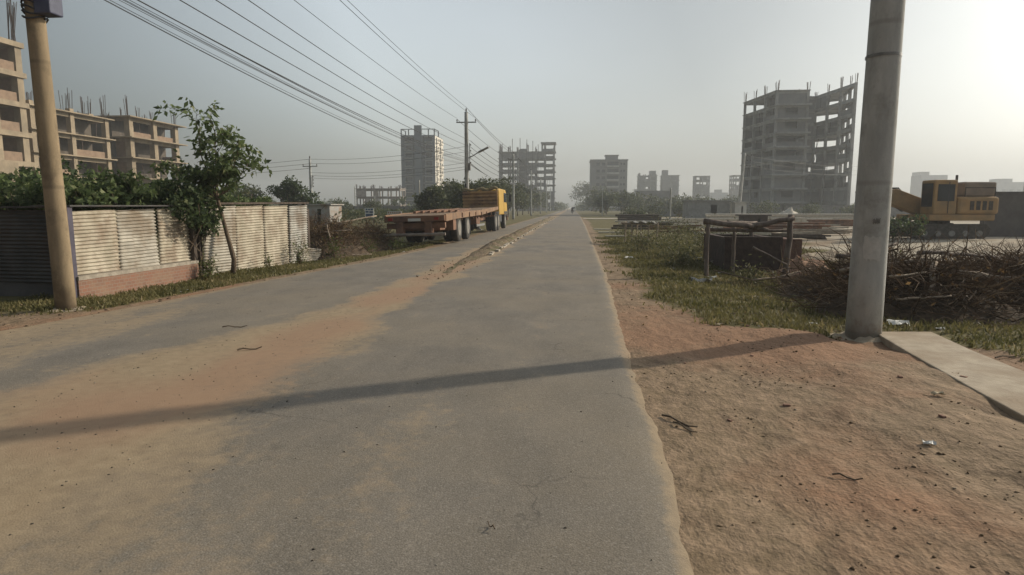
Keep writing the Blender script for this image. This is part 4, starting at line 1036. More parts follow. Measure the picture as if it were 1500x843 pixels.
def wheel(x, y, r, w, s):
    mb = MB(); mb.lathe([(r*.56, -w/2), (r*.9, -w/2), (r*.985, -w/2+.035), (r, -w*.2), (r, w*.2), (r*.985, w/2-.035), (r*.9, w/2), (r*.56, w/2)], (x, y, r), 'x', 30)
    o = mb.build('wheel', tyre_m, t, smooth=False)
    mb = MB(); e = s*(w/2+.004)
    prof = [(r*.58, e), (r*.55, e-.0*s), (r*.50, e-s*.05), (r*.30, e-s*.10), (r*.26, e-s*.02), (r*.12, e+s*.02)]
    mb.lathe(prof if s > 0 else prof, (x, y, r), 'x', 24)
    rm = mb.build('rim', rim_m, o); rm.parent = o
for y in (3.15, 5.35):
    for s in (1, -1):
        wheel(s*1.0, y, .60, .32, s); wheel(s*.65, y, .60, .28, s)
    mb = MB(); mb.tube([(-.6, y, .54), (.6, y, .54)], .09, 8); mb.build('axle', rust_m, t)
for s in (1, -1):
    mb = MB(); mb.bar((s*.75, 11.2, 1.0), (s*.75, 11.2, .28), .12, .12); mb.bar((s*.75-.15, 11.2, .25), (s*.75+.15, 11.2, .25), .3, .05); mb.bar((s*.75, 11.2, .4), (s*.45, 12.1, .95), .05, .05); mb.build('landing_leg', steel_m, t)
bx('side_guard', steel_m, W-.1, W-.04, 8.2, 11.0, .5, .62); bx('tool_box', rust_m, W-.55, W-.12, 8.6, 9.7, .62, 1.0)
# tractor
bx('tractor_chassis', dark_m, -.42, .42, 13.2, 21.6, .62, .92)
for y in (15.9, 17.2):
    for s in (1, -1): wheel(s*1.0, y, .60, .3, s); wheel(s*.68, y, .60, .26, s)
for s in (1, -1): wheel(s*1.0, 21.05, .54, .3, s)
for s in (1, -1): bx('fuel_tank', dark_m, *(sorted((s*.5, s*1.1))), 18.1, 19.4, .5, 1.0, bev=.05)
for s in (1, -1): bx('rear_fender', dark_m, *(sorted((s*.52, s*1.17))), 15.25, 17.85, 1.16, 1.21)
# headboard with horizontal rails behind the cab
mb = MB()
for z in (1.55, 1.78, 2.0, 2.22, 2.44): mb.box(-1.15, 1.15, 16.9, 16.98, z, z+.13)
for x in (-1.13, -.55, 0, .55, 1.05): mb.box(x, x+.08, 16.99, 17.07, 1.45, 2.66)
mb.box(-1.13, 1.13, 17.08, 17.12, 1.45, 2.55); mb.build('headboard', mat('headboard_paint', (.33, .19, .08), (.44, .28, .13), 2, .7, .2, (.20, .12, .07), 1.3, local=True), t)
bx('number_plate', mat('plate_white', (.5, .5, .46), (.6, .6, .55), 4, .6, 0), -.25, .25, -.175, -.162, .99, 1.1, bev=0)
for s in (1, -1): bx('mud_flap', dark_m, *(sorted((s*.5, s*1.15))), 6.05, 6.09, .2, .95, bev=0)
# tarpaulin heap on the headboard
mb = MB(); K = 12
pts = [(-1.15+2.3*k/K, 17.05, 2.62+.08*math.sin(k*1.3)+.10*(k/K)) for k in range(K+1)]; mb.tube(pts, [.10+.03*math.sin(k*2) for k in range(K+1)], 8); mb.build('tarpaulin_roll', mat('khaki_canvas', (.16, .13, .07), (.25, .20, .11), 5, .95, .4, local=True), t, smooth=True)
# cab
cabv = [(17.6, 1.0), (22.15, 1.0), (22.3, 1.25), (22.25, 1.8), (21.85, 2.6), (21.5, 2.74), (18.2, 2.76), (17.6, 2.66)]
mb = MB(); n = len(cabv)
V = [(-1.17, y, z) for y, z in cabv]+[(1.17, y, z) for y, z in cabv]
mb.add(V, [tuple(range(n)), tuple(range(2*n-1, n-1, -1))]+[(i, n+i, n+(i+1) % n, (i+1) % n) for i in range(n)])
cab = mb.build('cab', yellow_m, t, bevel=.07)
for s in (1, -1):
    xa, xb = sorted((s*1.172, s*1.185))
    mb = MB(); mb.add([(xa, 20.3, 1.85), (xb, 20.3, 1.85), (xb, 21.95, 1.85), (xa, 21.95, 1.85), (xa, 20.35, 2.5), (xb, 20.35, 2.5), (xb, 21.75, 2.5), (xa, 21.75, 2.5)], MB.BF); mb.build('window', glass_m, cab)
    mb = MB(); mb.bar((s*1.2, 22.1, 2.45), (s*1.42, 22.2, 2.4), .03, .03); mb.box(*(sorted((s*1.34, s*1.5))), 22.15, 22.2, 1.9, 2.4); mb.build('mirror', dark_m, cab)
    mb = MB(); mb.box(*(sorted((s*1.172, s*1.178))), 20.2, 20.24, 1.1, 2.7); mb.build('door_seam', dark_m, cab)
    mb = MB(); mb.box(*(sorted((s*1.172, s*1.19))), 20.3, 21.95, 1.05, 1.22); mb.build('step_panel', dark_m, cab)
mb = MB(); mb.box(-.75, .75, 17.56, 17.597, 1.95, 2.5); mb.build('window', glass_m, cab)
mb = MB(); mb.add([(-1.0, 22.22, 1.85), (1.0, 22.22, 1.85), (1.0, 21.9, 2.55), (-1.0, 21.9, 2.55), (-1.0, 22.25, 1.85), (1.0, 22.25, 1.85), (1.0, 21.93, 2.55), (-1.0, 21.93, 2.55)], MB.BF); mb.build('windscreen', glass_m, cab)
bx('front_bumper', orange_m, -1.2, 1.2, 22.15, 22.42, .55, 1.0)
for s in (1, -1): bx('front_fender', dark_m, *(sorted((s*.8, s*1.19))), 20.3, 21.8, .9, .99)
bx('exhaust_stack', dark_m, -1.05, -.9, 17.2, 17.4, 1.2, 3.1)
t.location = (-6.08, 24.55, .0); t.rotation_euler = (0, math.radians(-1.6), math.radians(-.5)); t.location.z = .02
# signboards behind the truck
def board(label, x, y, zc, w, h, cols, rows):
    t = thing('signboard', label, 'sign', (x, y, gzf(x, y)))
    mb = MB(); mb.box(x-w/2, x+w/2, y, y+.04, zc-h/2, zc+h/2); mb.build('panel', mat('white_board', (.55, .55, .53), (.65, .65, .62), 4, .7, .05), t)
    mb = MB(); mb.box(x-w/2+.05, x-w/2+.1, y+.045, y+.1, gzf(x, y)-.2, zc+h/2); mb.box(x+w/2-.1, x+w/2-.05, y+.045, y+.1, gzf(x, y)-.2, zc+h/2); mb.build('post', rail_m, t)
    mb = MB()
    for (a, b, c, d) in rows: mb.box(x-w/2+a*w, x-w/2+b*w, y-.006, y-.002, zc-h/2+c*h, zc-h/2+d*h)
    mb.build('lettering', cols, t)
inkb = mat('blue_ink', (.06, .09, .16), (.08, .12, .2), 4, .7, 0); inkr = mat('brown_ink', (.22, .10, .05), (.28, .14, .07), 4, .7, 0)
board('white and blue notice board behind the left corner of the truck tail', -13.6, 42, 1.18, .62, .66, inkb, [(.1, .3, .78, .92), (.36, .6, .78, .9), (.66, .9, .76, .92), (.08, .42, .52, .68), (.5, .9, .5, .66), (.1, .9, .1, .4)])
board('low wide white board with brown writing above the truck bed', -13.0, 46, 1.08, 1.1, .36, inkr, [(.05+.13*k, .05+.13*k+.08, .55, .85) for k in range(7)]+[(.1+.15*k, .2+.15*k, .15, .38) for k in range(5)])

# ------------------------------------------------------------------ left brushwood heap
def brush(name, label, c, r, n, L0, rad, m=twig_m, group=None, leaves_n=0, up=.25):
    z = gzf(c[0], c[1]); t = thing(name, label, 'brushwood', (c[0], c[1], z), group)
    q = rng.normal(size=(n, 2))*.42; q = q[(q**2).sum(1) < 1.1]; n = len(q)
    hgt = r[2]*np.exp(-(q**2).sum(1)*1.6)
    x = c[0]+q[:, 0]*r[0]; y = c[1]+q[:, 1]*r[1]; zz = gz(x, y)+hgt*rng.random(n)**.6
    P0 = np.stack([x, y, zz], 1); d = rng.normal(size=(n, 3)); d[:, 2] = d[:, 2]*.35+up*rng.random(n)
    d /= np.linalg.norm(d, axis=1)[:, None]; ln = L0*(.3+rng.random(n)*1.)
    P1 = P0+d*ln[:, None]; P1[:, 2] = np.maximum(P1[:, 2], gz(P1[:, 0], P1[:, 1])+.01)
    mb = MB(); mb.twigs(P0, P1, rad*(.4+1.2*rng.random(n)**2)); mb.build('branch_tangle', m, t)
    if leaves_n:
        k = rng.integers(0, n, leaves_n); P = P0[k]+(P1[k]-P0[k])*rng.random((leaves_n, 1))
        mb = MB(); mb.leaves(P, .07, 2.0, droop=.3); mb.build('dry_leaves', leaf_mat('dry_leaves', (.10, .06, .03), (.20, .13, .06), (.12, .13, .05)), t)
    # soil and litter under the tangle
    K = 26; vs = []; fs = []
    for i in range(K):
        for j in range(K):
            a, b = i/(K-1)*2.4-1.2, j/(K-1)*2.4-1.2; X = c[0]+a*r[0]; Y = c[1]+b*r[1]
            e = max(0, 1-(a*a+b*b)/1.25); vs.append((X, Y, gzf(X, Y)-.05+r[2]*.62*e**1.1*(1+.25*float(sn(X, Y, .4, 71)))))
    for i in range(K-1):
        for j in range(K-1): a = i*K+j; fs.append((a, a+K, a+K+1, a+1))
    mb = MB(); mb.add(vs, fs); mb.build('litter_mound', mat('leaf_litter', (.05, .036, .024), (.13, .09, .058), 12, .95, .9, dist=.04), t, smooth=True)
    return t
brush('brush_heap', 'brown brushwood heap between the fence end and the truck', (-7.9, 20.6), (1.0, 2.0, 1.15), 1500, .7, .010, leaves_n=1800, up=.6)
brush('brush_heap', 'lower brushwood heap left of the truck tail', (-7.9, 24.4), (1.1, 2.2, 1.05), 1300, .7, .011, leaves_n=2600, up=.5)
brush('brush_heap', 'reddish twig heap behind the fence end', (-9.8, 22.6), (1.4, 2.0, 1.35), 1200, .8, .012, leaves_n=1500, up=.5)
def log(label, p, q, r, m=bark_m, name='log', mid=0, group=None, cat='log'):
    p = np.array(p, float); q = np.array(q, float); K = 8
    pts = [p+(q-p)*k/K+np.array([0, 0, mid*math.sin(PI*k/K)])+rng.normal(size=3)*r*.25 for k in range(K+1)]
    mb = MB(); mb.tube([tuple(a) for a in pts], [r*(1-.35*k/K) for k in range(K+1)], 9); return tag(mb.build(name, m, loc=tuple((p+q)/2), smooth=True), label, cat, group)
pale_wood = mat('pale_dry_wood', (.26, .20, .15), (.40, .33, .25), 10, .9, .3, sx=(1, 1, 1))
log('pale bare branch leaning upright on the brushwood heap by the fence', (-7.35, 19.3, -.05), (-7.75, 19.6, 1.0), .03, pale_wood, 'branch', cat='branch')
log('pale forked branch lying across the top of the brushwood heap', (-8.3, 20.9, .95), (-7.0, 22.4, 1.25), .035, pale_wood, 'branch', cat='branch')
log('short pale branch sticking sideways from the brushwood heap', (-8.0, 19.9, .75), (-7.2, 20.4, .82), .03, pale_wood, 'branch', cat='branch')
log('thin pole lying on the grass at the foot of the brushwood heap', (-7.5, 19.4, .03), (-6.5, 20.2, .03), .02, pale_wood, 'branch', cat='branch')

# ------------------------------------------------------------------ right: timber rack, masonry tank, brush
post_m = mat('weathered_timber', (.11, .085, .07), (.22, .175, .145), 12, .9, .5, sx=(1, 1, .25))
t = thing('timber_rack', 'crooked timber rack of rough posts and beams over the dark brick tank', 'rack', (4.1, 15.5, gzf(4.1, 15.5)))
def post(name, p, q, r):
    p = np.array(p, float); q = np.array(q, float); mb = MB(); K = 6
    mb.tube([tuple(p+(q-p)*k/K+rng.normal(size=3)*r*.18) for k in range(K+1)], [r*(1.1-.2*k/K) for k in range(K+1)], 9); mb.build(name, post_m, t, smooth=True)
post('post', (3.2, 15.4, gzf(3.2, 15.4)-.1), (3.2, 15.4, 1.16), .05)
post('post', (4.02, 16.2, gzf(4, 16)-.1), (4.0, 16.2, 1.05), .045)
post('post', (5.02, 15.5, gzf(5, 15.5)-.1), (5.12, 15.5, 1.38), .07)
post('post', (4.95, 18.3, gzf(5, 18)-.1), (5.0, 18.3, 1.1), .06)
post('beam', (3.1, 15.4, 1.22), (4.25, 15.45, 1.10), .065)
post('beam', (4.2, 15.5, 1.10), (5.15, 15.45, 1.30), .06)
post('beam', (3.7, 15.7, 1.20), (4.6, 15.5, 1.02), .055)
post('beam', (3.15, 15.6, 1.02), (5.1, 15.6, 1.0), .04)
post('beam', (3.6, 16.9, 1.15), (5.1, 18.3, 1.12), .05)
post('brace', (4.25, 15.4, .62), (5.0, 15.3, .22), .025)
t = thing('masonry_tank', 'dark open brick tank under the crooked timber rack', 'tank', (4.7, 17.6, gzf(4.7, 17.6)))
dkb = mat('dark_brick', (.05, .035, .03), (.085, .06, .05), 8, .95, .5)
for (a, b, c, d, hh) in ((3.92, 5.35, 16.75, 16.9, .80), (3.92, 4.07, 16.91, 19.4, .78), (5.2, 5.35, 16.91, 19.4, .76), (4.08, 5.19, 19.25, 19.4, .76)):
    mb = MB(); mb.box(a, b, c, d, -.6, hh); mb.build('wall', dkb, t)
t = thing('masonry_tank', 'small reddish brick block wall just right of the timber rack', 'wall', (6.3, 19.5, gzf(6.3, 19.5)))
mb = MB(); mb.box(5.6, 6.75, 19.4, 19.65, -.2, .62); mb.build('wall', mat('red_brown_brick', (.11, .06, .045), (.17, .10, .075), 8, .95, .5), t)
mb = MB(); mb.box(6.5, 6.75, 19.66, 21.2, -.2, .6); mb.build('return_wall', MATS['red_brown_brick'], t)
# brushwood on the right
brush('brush_heap', 'dark brushwood heap directly right of the timber rack', (5.9, 12.9), (1.6, 2.6, .95), 2100, .9, .011, up=.25, leaves_n=900)
brush('brush_heap', 'big twiggy heap behind the thick grey roadside pole', (5.4, 10.4), (1.5, 1.25, .78), 2300, .8, .009, up=.2, leaves_n=700)
brush('brush_heap', 'wide dark brushwood heap right of the thick grey roadside pole', (7.2, 11.2), (1.8, 1.4, .74), 2200, .85, .011, up=.18, leaves_n=900)
brush('brush_heap', 'far brushwood heap in front of the yellow digger', (9.2, 14.4), (2.2, 1.6, .5), 1500, .8, .012, up=.12, leaves_n=900)
brush('brush_heap', 'reddish brush pile at the right picture edge', (10.0, 12.2), (1.2, .9, .55), 1100, .7, .011, up=.15, leaves_n=700)
log('stout felled trunk lying towards the right picture edge', (6.75, 11.3, .38), (7.35, 9.1, .02), .11, post_m)
log('forked upright stump branch in the brushwood right of the pole', (5.15, 9.6, .0), (5.45, 10.1, .72), .055, pale_wood, 'branch', cat='branch')
for k, (p, q, lb) in enumerate([((4.6, 9.6, .55), (5.3, 9.9, .6), 'upper pale crooked stick in the brushwood beside the pole'), ((4.6, 9.4, .25), (5.4, 9.5, .3), 'lower pale crooked stick in the brushwood beside the pole'),
                               ((4.5, 14.2, .05), (5.6, 15.0, .22), 'bamboo length lying at the foot of the timber rack'), ((3.9, 14.0, .0), (5.0, 14.6, .05), 'second bamboo length lying on the grass before the timber rack'), ((3.3, 15.0, .1), (4.1, 13.9, -.05), 'thin dark stick leaning down into the grass before the rack')]):
    log(lb, p, q, .018, pale_wood if k < 4 else bark_m, 'stick', cat='stick')
# pale bamboo frame and planks further up
t = thing('bamboo_frame', 'pale bamboo pole frame with hanging white sheet in the weedy yard', 'frame', (3.1, 28, gzf(3.1, 28)))
for k, (x, y, h) in enumerate([(2.35, 28.5, .9), (2.62, 28.2, .85), (2.95, 27.8, .8), (3.25, 27.5, .85), (3.35, 25.6, .95), (3.0, 30, .85), (2.5, 30.4, .9)]):
    mb = MB(); mb.tube([(x, y, gzf(x, y)-.1), (x+random.uniform(-.06, .06), y, h)], .035, 7); mb.build('pole', pale_wood, t)
for (p, q) in (((2.2, 28.6, .86), (3.6, 27.3, .8)), ((2.3, 30.3, .84), (3.7, 29.2, .8)), ((2.4, 28.4, .3), (3.4, 27.4, .28)), ((2.3, 28.6, .8), (2.5, 30.4, .86)), ((3.2, 27.5, .8), (3.6, 29.6, .82))):
    mb = MB(); mb.tube([p, q], .03, 7); mb.build('rail', pale_wood, t)
mb = MB(); K = 10; vs = []; fs = []
for i in range(K+1):
    for j in range(K+1): vs.append((2.5+1.1*i/K, 28.1-.8*i/K+1.2*j/K, .88+.05*math.sin(i*1.9+j)+.04*math.cos(j*1.4)))
for i in range(K):
    for j in range(K): a = i*(K+1)+j; fs.append((a, a+K+1, a+K+2, a+1))
mb.add(vs, fs); thin(mb.build('sheet', mat('dirty_white_sheet', (.32, .30, .28), (.45, .43, .4), 6, .9, .3), t, smooth=True), .008)
pl_m = mat('pale_plank', (.40, .37, .31), (.56, .52, .45), 5, .9, .2)
def plank(label, x, y, L_, w, rz, z=None, m=pl_m, name='plank', th=.05, group=None):
    z = gzf(x, y)+.02 if z is None else z; mb = MB(); mb.box(x-L_/2, x+L_/2, y-w/2, y+w/2, z, z+th, rz)
    return tag(mb.build(name, m, loc=(x, y, z), bevel=.004), label, 'plank', group)
plank('pale plank nearest the road of the three in the grass', 2.05, 29.5, 1.0, .28, .1, .22); plank('middle pale plank of the three in the grass beside the road', 1.95, 34, 1.1, .4, .05, .22); plank('farthest pale plank of the three in the grass beside the road', 1.85, 39, 1.0, .5, .0, .2)
# long pale stacks (pipes, planks) and dark rows across the yard
def stack(label, x0, x1, y, z0, z1, m, n=5, skew=0., name='pipe_stack'):
    t = thing(name, label, 'stack', ((x0+x1)/2, y, 0)); 
    for k in range(n):
        z = z0+(z1-z0)*(k+.5)/n; r = (z1-z0)/n*.5; a = random.uniform(-.6, .6)
        mb = MB(); mb.tube([(x0+a, y+random.uniform(-.2, .2), z), (x1+a+random.uniform(-.5, .5), y+skew+random.uniform(-.2, .2), z+random.uniform(-.02, .02))], r, 7); mb.build('length', m, t)
stack('long pale pole stack across the yard, nearest row', 7.0, 17.5, 47, .05, .42, pl_m, 4, 1)
stack('long pale pole stack across the yard behind the timber rack', 9.0, 22.5, 58, .1, .6, pl_m, 4, -1)
stack('dark rusty steel bundle beyond the timber rack', 9.5, 15.5, 40, .1, .62, MATS['rusty_steel'], 4, 1)
stack('dark rusty steel bundle in front of the big tower', 18.0, 27, 52, .05, .6, MATS['rusty_steel'], 4, 1)
stack('pale pipe row at the far side of the yard', 14, 31, 68, .3, .9, pl_m, 3, 2)
stack('pale pipe row beside the track left of the yard', 4.2, 10.5, 55, .1, .42, pl_m, 3, 0)
stack('dark log row beside the pale planks', 3.0, 6.4, 43, .1, .55, rail_m, 3, -1, 'log_stack')
stack('dark log row at the far left of the yard', 5, 9.5, 70, .1, .8, rail_m, 3, 1, 'log_stack')
lowhouse('work_hut', 'small dark hut in the yard behind the timber rack', 'hut', 12.0, 13.6, 46, 47.5, .95, mat('hut_brown', (.07, .055, .05), (.11, .09, .08), 3, .9, .3))
t = thing('block_stack', 'pale stacked concrete blocks beside the small dark yard hut', 'stack', (14.6, 46, 0))
for k in range(6):
    for j in range(3): mb = MB(); mb.box(13.8+k*.42, 14.12+k*.42, 46, 46.3, -.05+j*.3, .2+j*.3); mb.build('block', pl_m, t)
# pale rubble mounds
def mound(label, c, r, m, name='earth_mound', cat='mound', seed=0):
    K = 22; vs = []; fs = []
    for i in range(K):
        for j in range(K):
            a, b = i/(K-1)*2-1, j/(K-1)*2-1; X = c[0]+a*r[0]; Y = c[1]+b*r[1]; e = max(0, 1-a*a-b*b)
            vs.append((X, Y, gzf(X, Y)-.06+r[2]*e**1.2*(1+.4*float(sn(X, Y, r[0]*.25, seed))+.2*float(sn(X, Y, r[0]*.1, seed+1)))))
    for i in range(K-1):
        for j in range(K-1): a = i*K+j; fs.append((a, a+K, a+K+1, a+1))
    mb = MB(); mb.add(vs, fs); return tag(mb.build(name, m, loc=(c[0], c[1], gzf(*c[:2])), smooth=True), label, cat)
sand_m = mat('sandy_soil', (.30, .24, .175), (.45, .37, .27), 4, .95, .6); red_m = mat('red_soil', (.24, .14, .09), (.34, .21, .14), 5, .95, .6)
mound('pale sandy mound between the rack and the big pole', (8.0, 19.5), (1.6, 1.6, .28), sand_m, seed=81)
mound('reddish earth mound at the right foot of the timber rack', (5.9, 16.6), (.8, 1.0, .38), red_m, seed=83)
mound('pale sandy heap in front of the dark compound wall', (17, 24.5), (3.2, 2.2, .35), sand_m, seed=85)
mound('white rubble heap far across the yard', (24, 74), (2.4, 2, 1.2), pl_m, seed=87, name='rubble_heap')
mound('small white rubble heap left of the leaning pole', (17.5, 80), (1.6, 1.4, .8), pl_m, seed=89, name='rubble_heap')
YL = ['pale plank heap', 'dark rod bundle', 'pale pole bundle', 'grey plank heap', 'rusty rod bundle', 'bleached board heap']
YP = [(7.5, 31), (11, 33.5), (8.2, 36), (13.5, 37), (6.2, 39.5), (17, 44), (11.5, 50.5), (8.3, 52), (20, 61), (15, 63.5), (27, 66), (23, 57), (11, 76), (19, 72), (31, 76), (6.5, 62)]
YW = ['nearest in the yard behind the rack', 'second row in the yard behind the rack', 'third row in the yard', 'beside the yellow digger', 'at the left edge of the yard', 'right of the yard hut', 'left of the yard hut', 'behind the long pole stack', 'far right in the yard', 'beyond the yard hut', 'at the foot of the big tower side', 'between the pipe rows', 'by the pale tin shed', 'before the white rubble heap', 'farthest right across the yard', 'near the side track']
for k, ((x, y), wv_) in enumerate(zip(YP, YW)):
    L_ = random.uniform(1.6, 4.2); nm = YL[k % 6]; mm = [pl_m, rail_m, pale_wood, kerb_m, MATS['rusty_steel'], pl_m][k % 6]; z = gzf(x, y)
    t = thing('timber_heap', nm+' '+wv_, 'heap', (x, y, z)); hh = random.uniform(.12, .38)
    for j in range(7):
        a = random.gauss(0, .12); c = np.array([x+random.uniform(-.4, .4), y+random.uniform(-.5, .5), z+.05+hh*random.random()]); d = np.array([math.cos(a), math.sin(a), random.gauss(0, .03)])*L_/2*random.uniform(.7, 1.1)
        mb = MB(); mb.bar(tuple(c-d), tuple(c+d), .10, .06+.04*random.random()); mb.build('length', mm, t)
# weeds in the yard
k = 0
WL = ['tall leafy weed patch behind the bamboo frame', 'tall weed patch left of the timber rack', 'weed patch at the left rear of the timber rack', 'low bushy weed just left of the rack post', 'bushy weed before the bamboo frame', 'grey-green bushy weed near the road left of the rack', 'low weed beside the pale planks', 'weed tuft behind the brick tank', 'weed tuft under the timber rack']
for (x, y, h, r, n), lb in zip([(4.3, 27, 1.05, 1.2, 1500), (4.6, 23, .85, .9, 1200), (5.6, 22.6, .7, .9, 800), (2.95, 17.4, .55, .6, 700), (2.6, 23.2, .7, .8, 1100), (3.3, 20.2, .6, .8, 900), (2.6, 33, .5, .6, 500), (6.2, 23.6, .5, .8, 500), (4.1, 15.0, .45, .5, 400)], WL):
    weed('weed_patch', lb, x, y, h, r, n, .085, m=leaf_mat('dusty_weed', (.055, .06, .025), (.16, .155, .07), (.33, .29, .18)))
# yellow digger
t = thing('excavator', 'yellow tracked digger with folded boom beside the dark compound wall', 'excavator')
dy_m = mat('digger_yellow', (.31, .19, .085), (.39, .25, .115), 2, .7, .1, (.24, .17, .09), 1.2, local=True); tr_m = mat('track_steel', (.04, .036, .032), (.09, .08, .07), 8, .9, .4, local=True)
for s in (-1, 1):
    mb = MB(); pts = [(-1.5, .25), (-1.3, .06), (1.3, .06), (1.5, .25), (1.55, .5), (1.35, .72), (-1.35, .72), (-1.55, .5)]; n = len(pts)
    ya, yb = s*1.0-.24, s*1.0+.24
    V = [(x, ya, z) for x, z in pts]+[(x, yb, z) for x, z in pts]; mb.add(V, [tuple(range(n)), tuple(range(2*n-1, n-1, -1))]+[(i, n+i, n+(i+1) % n, (i+1) % n) for i in range(n)])
    trk = mb.build('track', tr_m, t)
    for x in (-1.1, -.55, 0, .55, 1.1):
        mb = MB(); mb.lathe([(.13, -.27), (.13, .27)], (x, s*1.0, .3), 'y', 12); mb.build('roller', steel_m, trk)
mb = MB(); mb.lathe([(.6, .7), (.6, .86)], (0, 0, 0), n=20); mb.build('turntable', tr_m, t)
mb = MB(); mb.box(-.9, 1.75, -1.15, 1.15, .87, 1.15); mb.build('upper_frame', dy_m, t, bevel=.04)
mb = MB(); mb.box(.2, 1.9, -1.15, 1.15, 1.152, 1.95); mb.build('engine_cover', dy_m, t, bevel=.12)
mb = MB(); mb.box(-.75, .17, -1.15, -.25, 1.152, 2.7); cabx = mb.build('cab', dy_m, t, bevel=.06)
mb = MB(); mb.box(-.62, .05, -1.165, -1.152, 1.75, 2.5); mb.build('window', glass_m, cabx)
mb = MB(); mb.box(-.765, -.752, -1.05, -.35, 1.5, 2.55); mb.build('window', glass_m, cabx)
mb = MB(); mb.box(.6, 1.9, -.9, 1.0, 1.952, 2.62); mb.build('counterweight', mat('grey_cover', (.20, .16, .13), (.28, .22, .17), 3, .7, .1, local=True), t, bevel=.08)
mb = MB(); mb.bar((-.2, .2, 1.35), (-1.75, .2, 2.0), .45, .75); mb.bar((-1.6, .2, 2.02), (-3.0, .2, 1.95), .4, .6); mb.build('boom', dy_m, t, bevel=.04)
mb = MB(); mb.bar((-3.0, .2, 2.25), (-2.75, .2, .9), .28, .32); mb.build('dipper_arm', dy_m, t, bevel=.03)
mb = MB(); mb.bar((-2.75, .2, .95), (-2.3, .2, .4), .8, .5); mb.build('bucket', tr_m, t, bevel=.08)
mb = MB(); mb.tube([(-1.0, .5, 1.3), (-1.9, .5, 1.95)], .07, 8); mb.build('hydraulic_ram', steel_m, t)
for k in range(3):
    mb = MB(); mb.tube([(-.6, .45+.05*k, 1.7), (-1.2, .5+.05*k, 2.3+.05*k), (-2.2, .46+.05*k, 2.36)], .025, 6); mb.build('hose', dark_m, t)
mb = MB(); mb.tube([(.5, -1.1, 1.95), (.5, -1.1, 2.35), (1.7, -1.1, 2.35), (1.7, -1.1, 1.95)], .025, 6); mb.build('handrail', tr_m, t)
mb = MB(); mb.tube([(1.3, .7, 2.6), (1.3, .7, 3.0)], .05, 8); mb.build('exhaust', tr_m, t)
for k in range(4):
    mb = MB(); mb.box(.7+.25*k, .86+.25*k, -1.165, -1.152, 1.35, 1.75); mb.build('vent', tr_m, t)
mb = MB(); mb.box(-.2, -.17, -1.167, -1.16, 1.2, 2.6); mb.build('door_seam', dark_m, cabx)
t.location = (17.9, 33.6, gzf(17.9, 33.6)); t.rotation_euler[2] = .12; t.scale = (1.22, 1.1, 1.06)
bush('dark shrub half hiding the digger bucket behind the pole', (14.6, 30.6, .75), (1.3, .8, .5), 2200, .15, leafD, nc=20, rc=.4)

# ------------------------------------------------------------------ motorcyclist and traffic at the road end
def skin_person(label, loc, joints, edges, radii, m, hair_c, cloth=None, rz=0, sc=1.):
    me = bpy.data.meshes.new('person'); me.from_pydata(joints, edges, []); me.update()
    o = bpy.data.objects.new('person', me); col.objects.link(o)
    s = o.modifiers.new('skin', 'SKIN'); 
    for v, r in zip(me.skin_vertices[0].data if me.skin_vertices else [], radii): v.radius = (r, r)
    if not me.skin_vertices:
        bpy.context.view_layer.objects.active = o
        try: bpy.ops.mesh.customdata_skin_add()
        except Exception: pass
        for v, r in zip(me.skin_vertices[0].data, radii): v.radius = (r, r)
    me.skin_vertices[0].data[0].use_root = True
    sb = o.modifiers.new('sub', 'SUBSURF'); sb.levels = 1; sb.render_levels = 2
    me.materials.append(m); o.location = loc; o.rotation_euler[2] = rz; o.scale = (sc,)*3
    return tag(o, label, 'person')
cl_m = mat('dark_clothes', (.03, .03, .035), (.055, .05, .055), 6, .9, .1)
J = [(0, 0, .86), (0, .05, 1.1), (0, .1, 1.32), (0, .12, 1.46), (0, .14, 1.62), (.18, .1, 1.34), (.28, .3, 1.12), (.27, .55, 1.08), (-.18, .1, 1.34), (-.28, .3, 1.12), (-.27, .55, 1.08),
     (.14, .05, .84), (.22, .42, .72), (.2, .25, .34), (.2, .38, .30), (-.14, .05, .84), (-.22, .42, .72), (-.2, .25, .34), (-.2, .38, .30)]
E_ = [(0, 1), (1, 2), (2, 3), (3, 4), (2, 5), (5, 6), (6, 7), (2, 8), (8, 9), (9, 10), (0, 11), (11, 12), (12, 13), (13, 14), (0, 15), (15, 16), (16, 17), (17, 18)]
Rr = [.15, .14, .16, .06, .11, .08, .055, .04, .08, .055, .04, .11, .08, .055, .045, .11, .08, .055, .045]
def rider(x, y, lb, lp_):
    skin_person(lp_, (x, y, .02), J, E_, Rr, cl_m, None)
    t = thing('motorcycle', lb, 'motorcycle', (x, y, .02))
    for yy in (-.5, .78):
        mb = MB(); mb.lathe([(.2, -.045), (.29, -.05), (.31, 0), (.29, .05), (.2, .045)], (x, y+yy, .33), 'x', 18); w_ = mb.build('wheel', dark_m, t)
    mb = MB(); mb.bar((x, y-.55, .80), (x, y+.15, .76), .24, .12); mb.build('seat', dark_m, t, bevel=.03)
    mb = MB(); mb.bar((x, y+.12, .78), (x, y+.55, .84), .26, .2); mb.build('fuel_tank', mat('red_tank', (.25, .02, .02), (.3, .03, .03), 3, .3, 0), t, bevel=.05)
    mb = MB(); mb.tube([(x-.32, y+.5, 1.05), (x, y+.6, 1.0), (x+.32, y+.5, 1.05)], .02, 6); mb.tube([(x, y+.6, 1.0), (x, y+.78, .33)], .03, 6); mb.build('handlebar', steel_m, t)
    mb = MB(); mb.box(x-.12, x+.12, y-.15, y+.35, .3, .62); mb.build('engine', steel_m, t, bevel=.03)
    mb = MB(); mb.box(x-.06, x+.06, y-.72, y-.68, .68, .76); mb.build('tail_light', mat('red_lens', (.22, .02, .015), (.3, .04, .03), 4, .3, 0), t)
rider(.05, 150, 'small dark motorcycle riding away far down the road', 'dark clothed rider on the distant motorcycle, seen from behind')
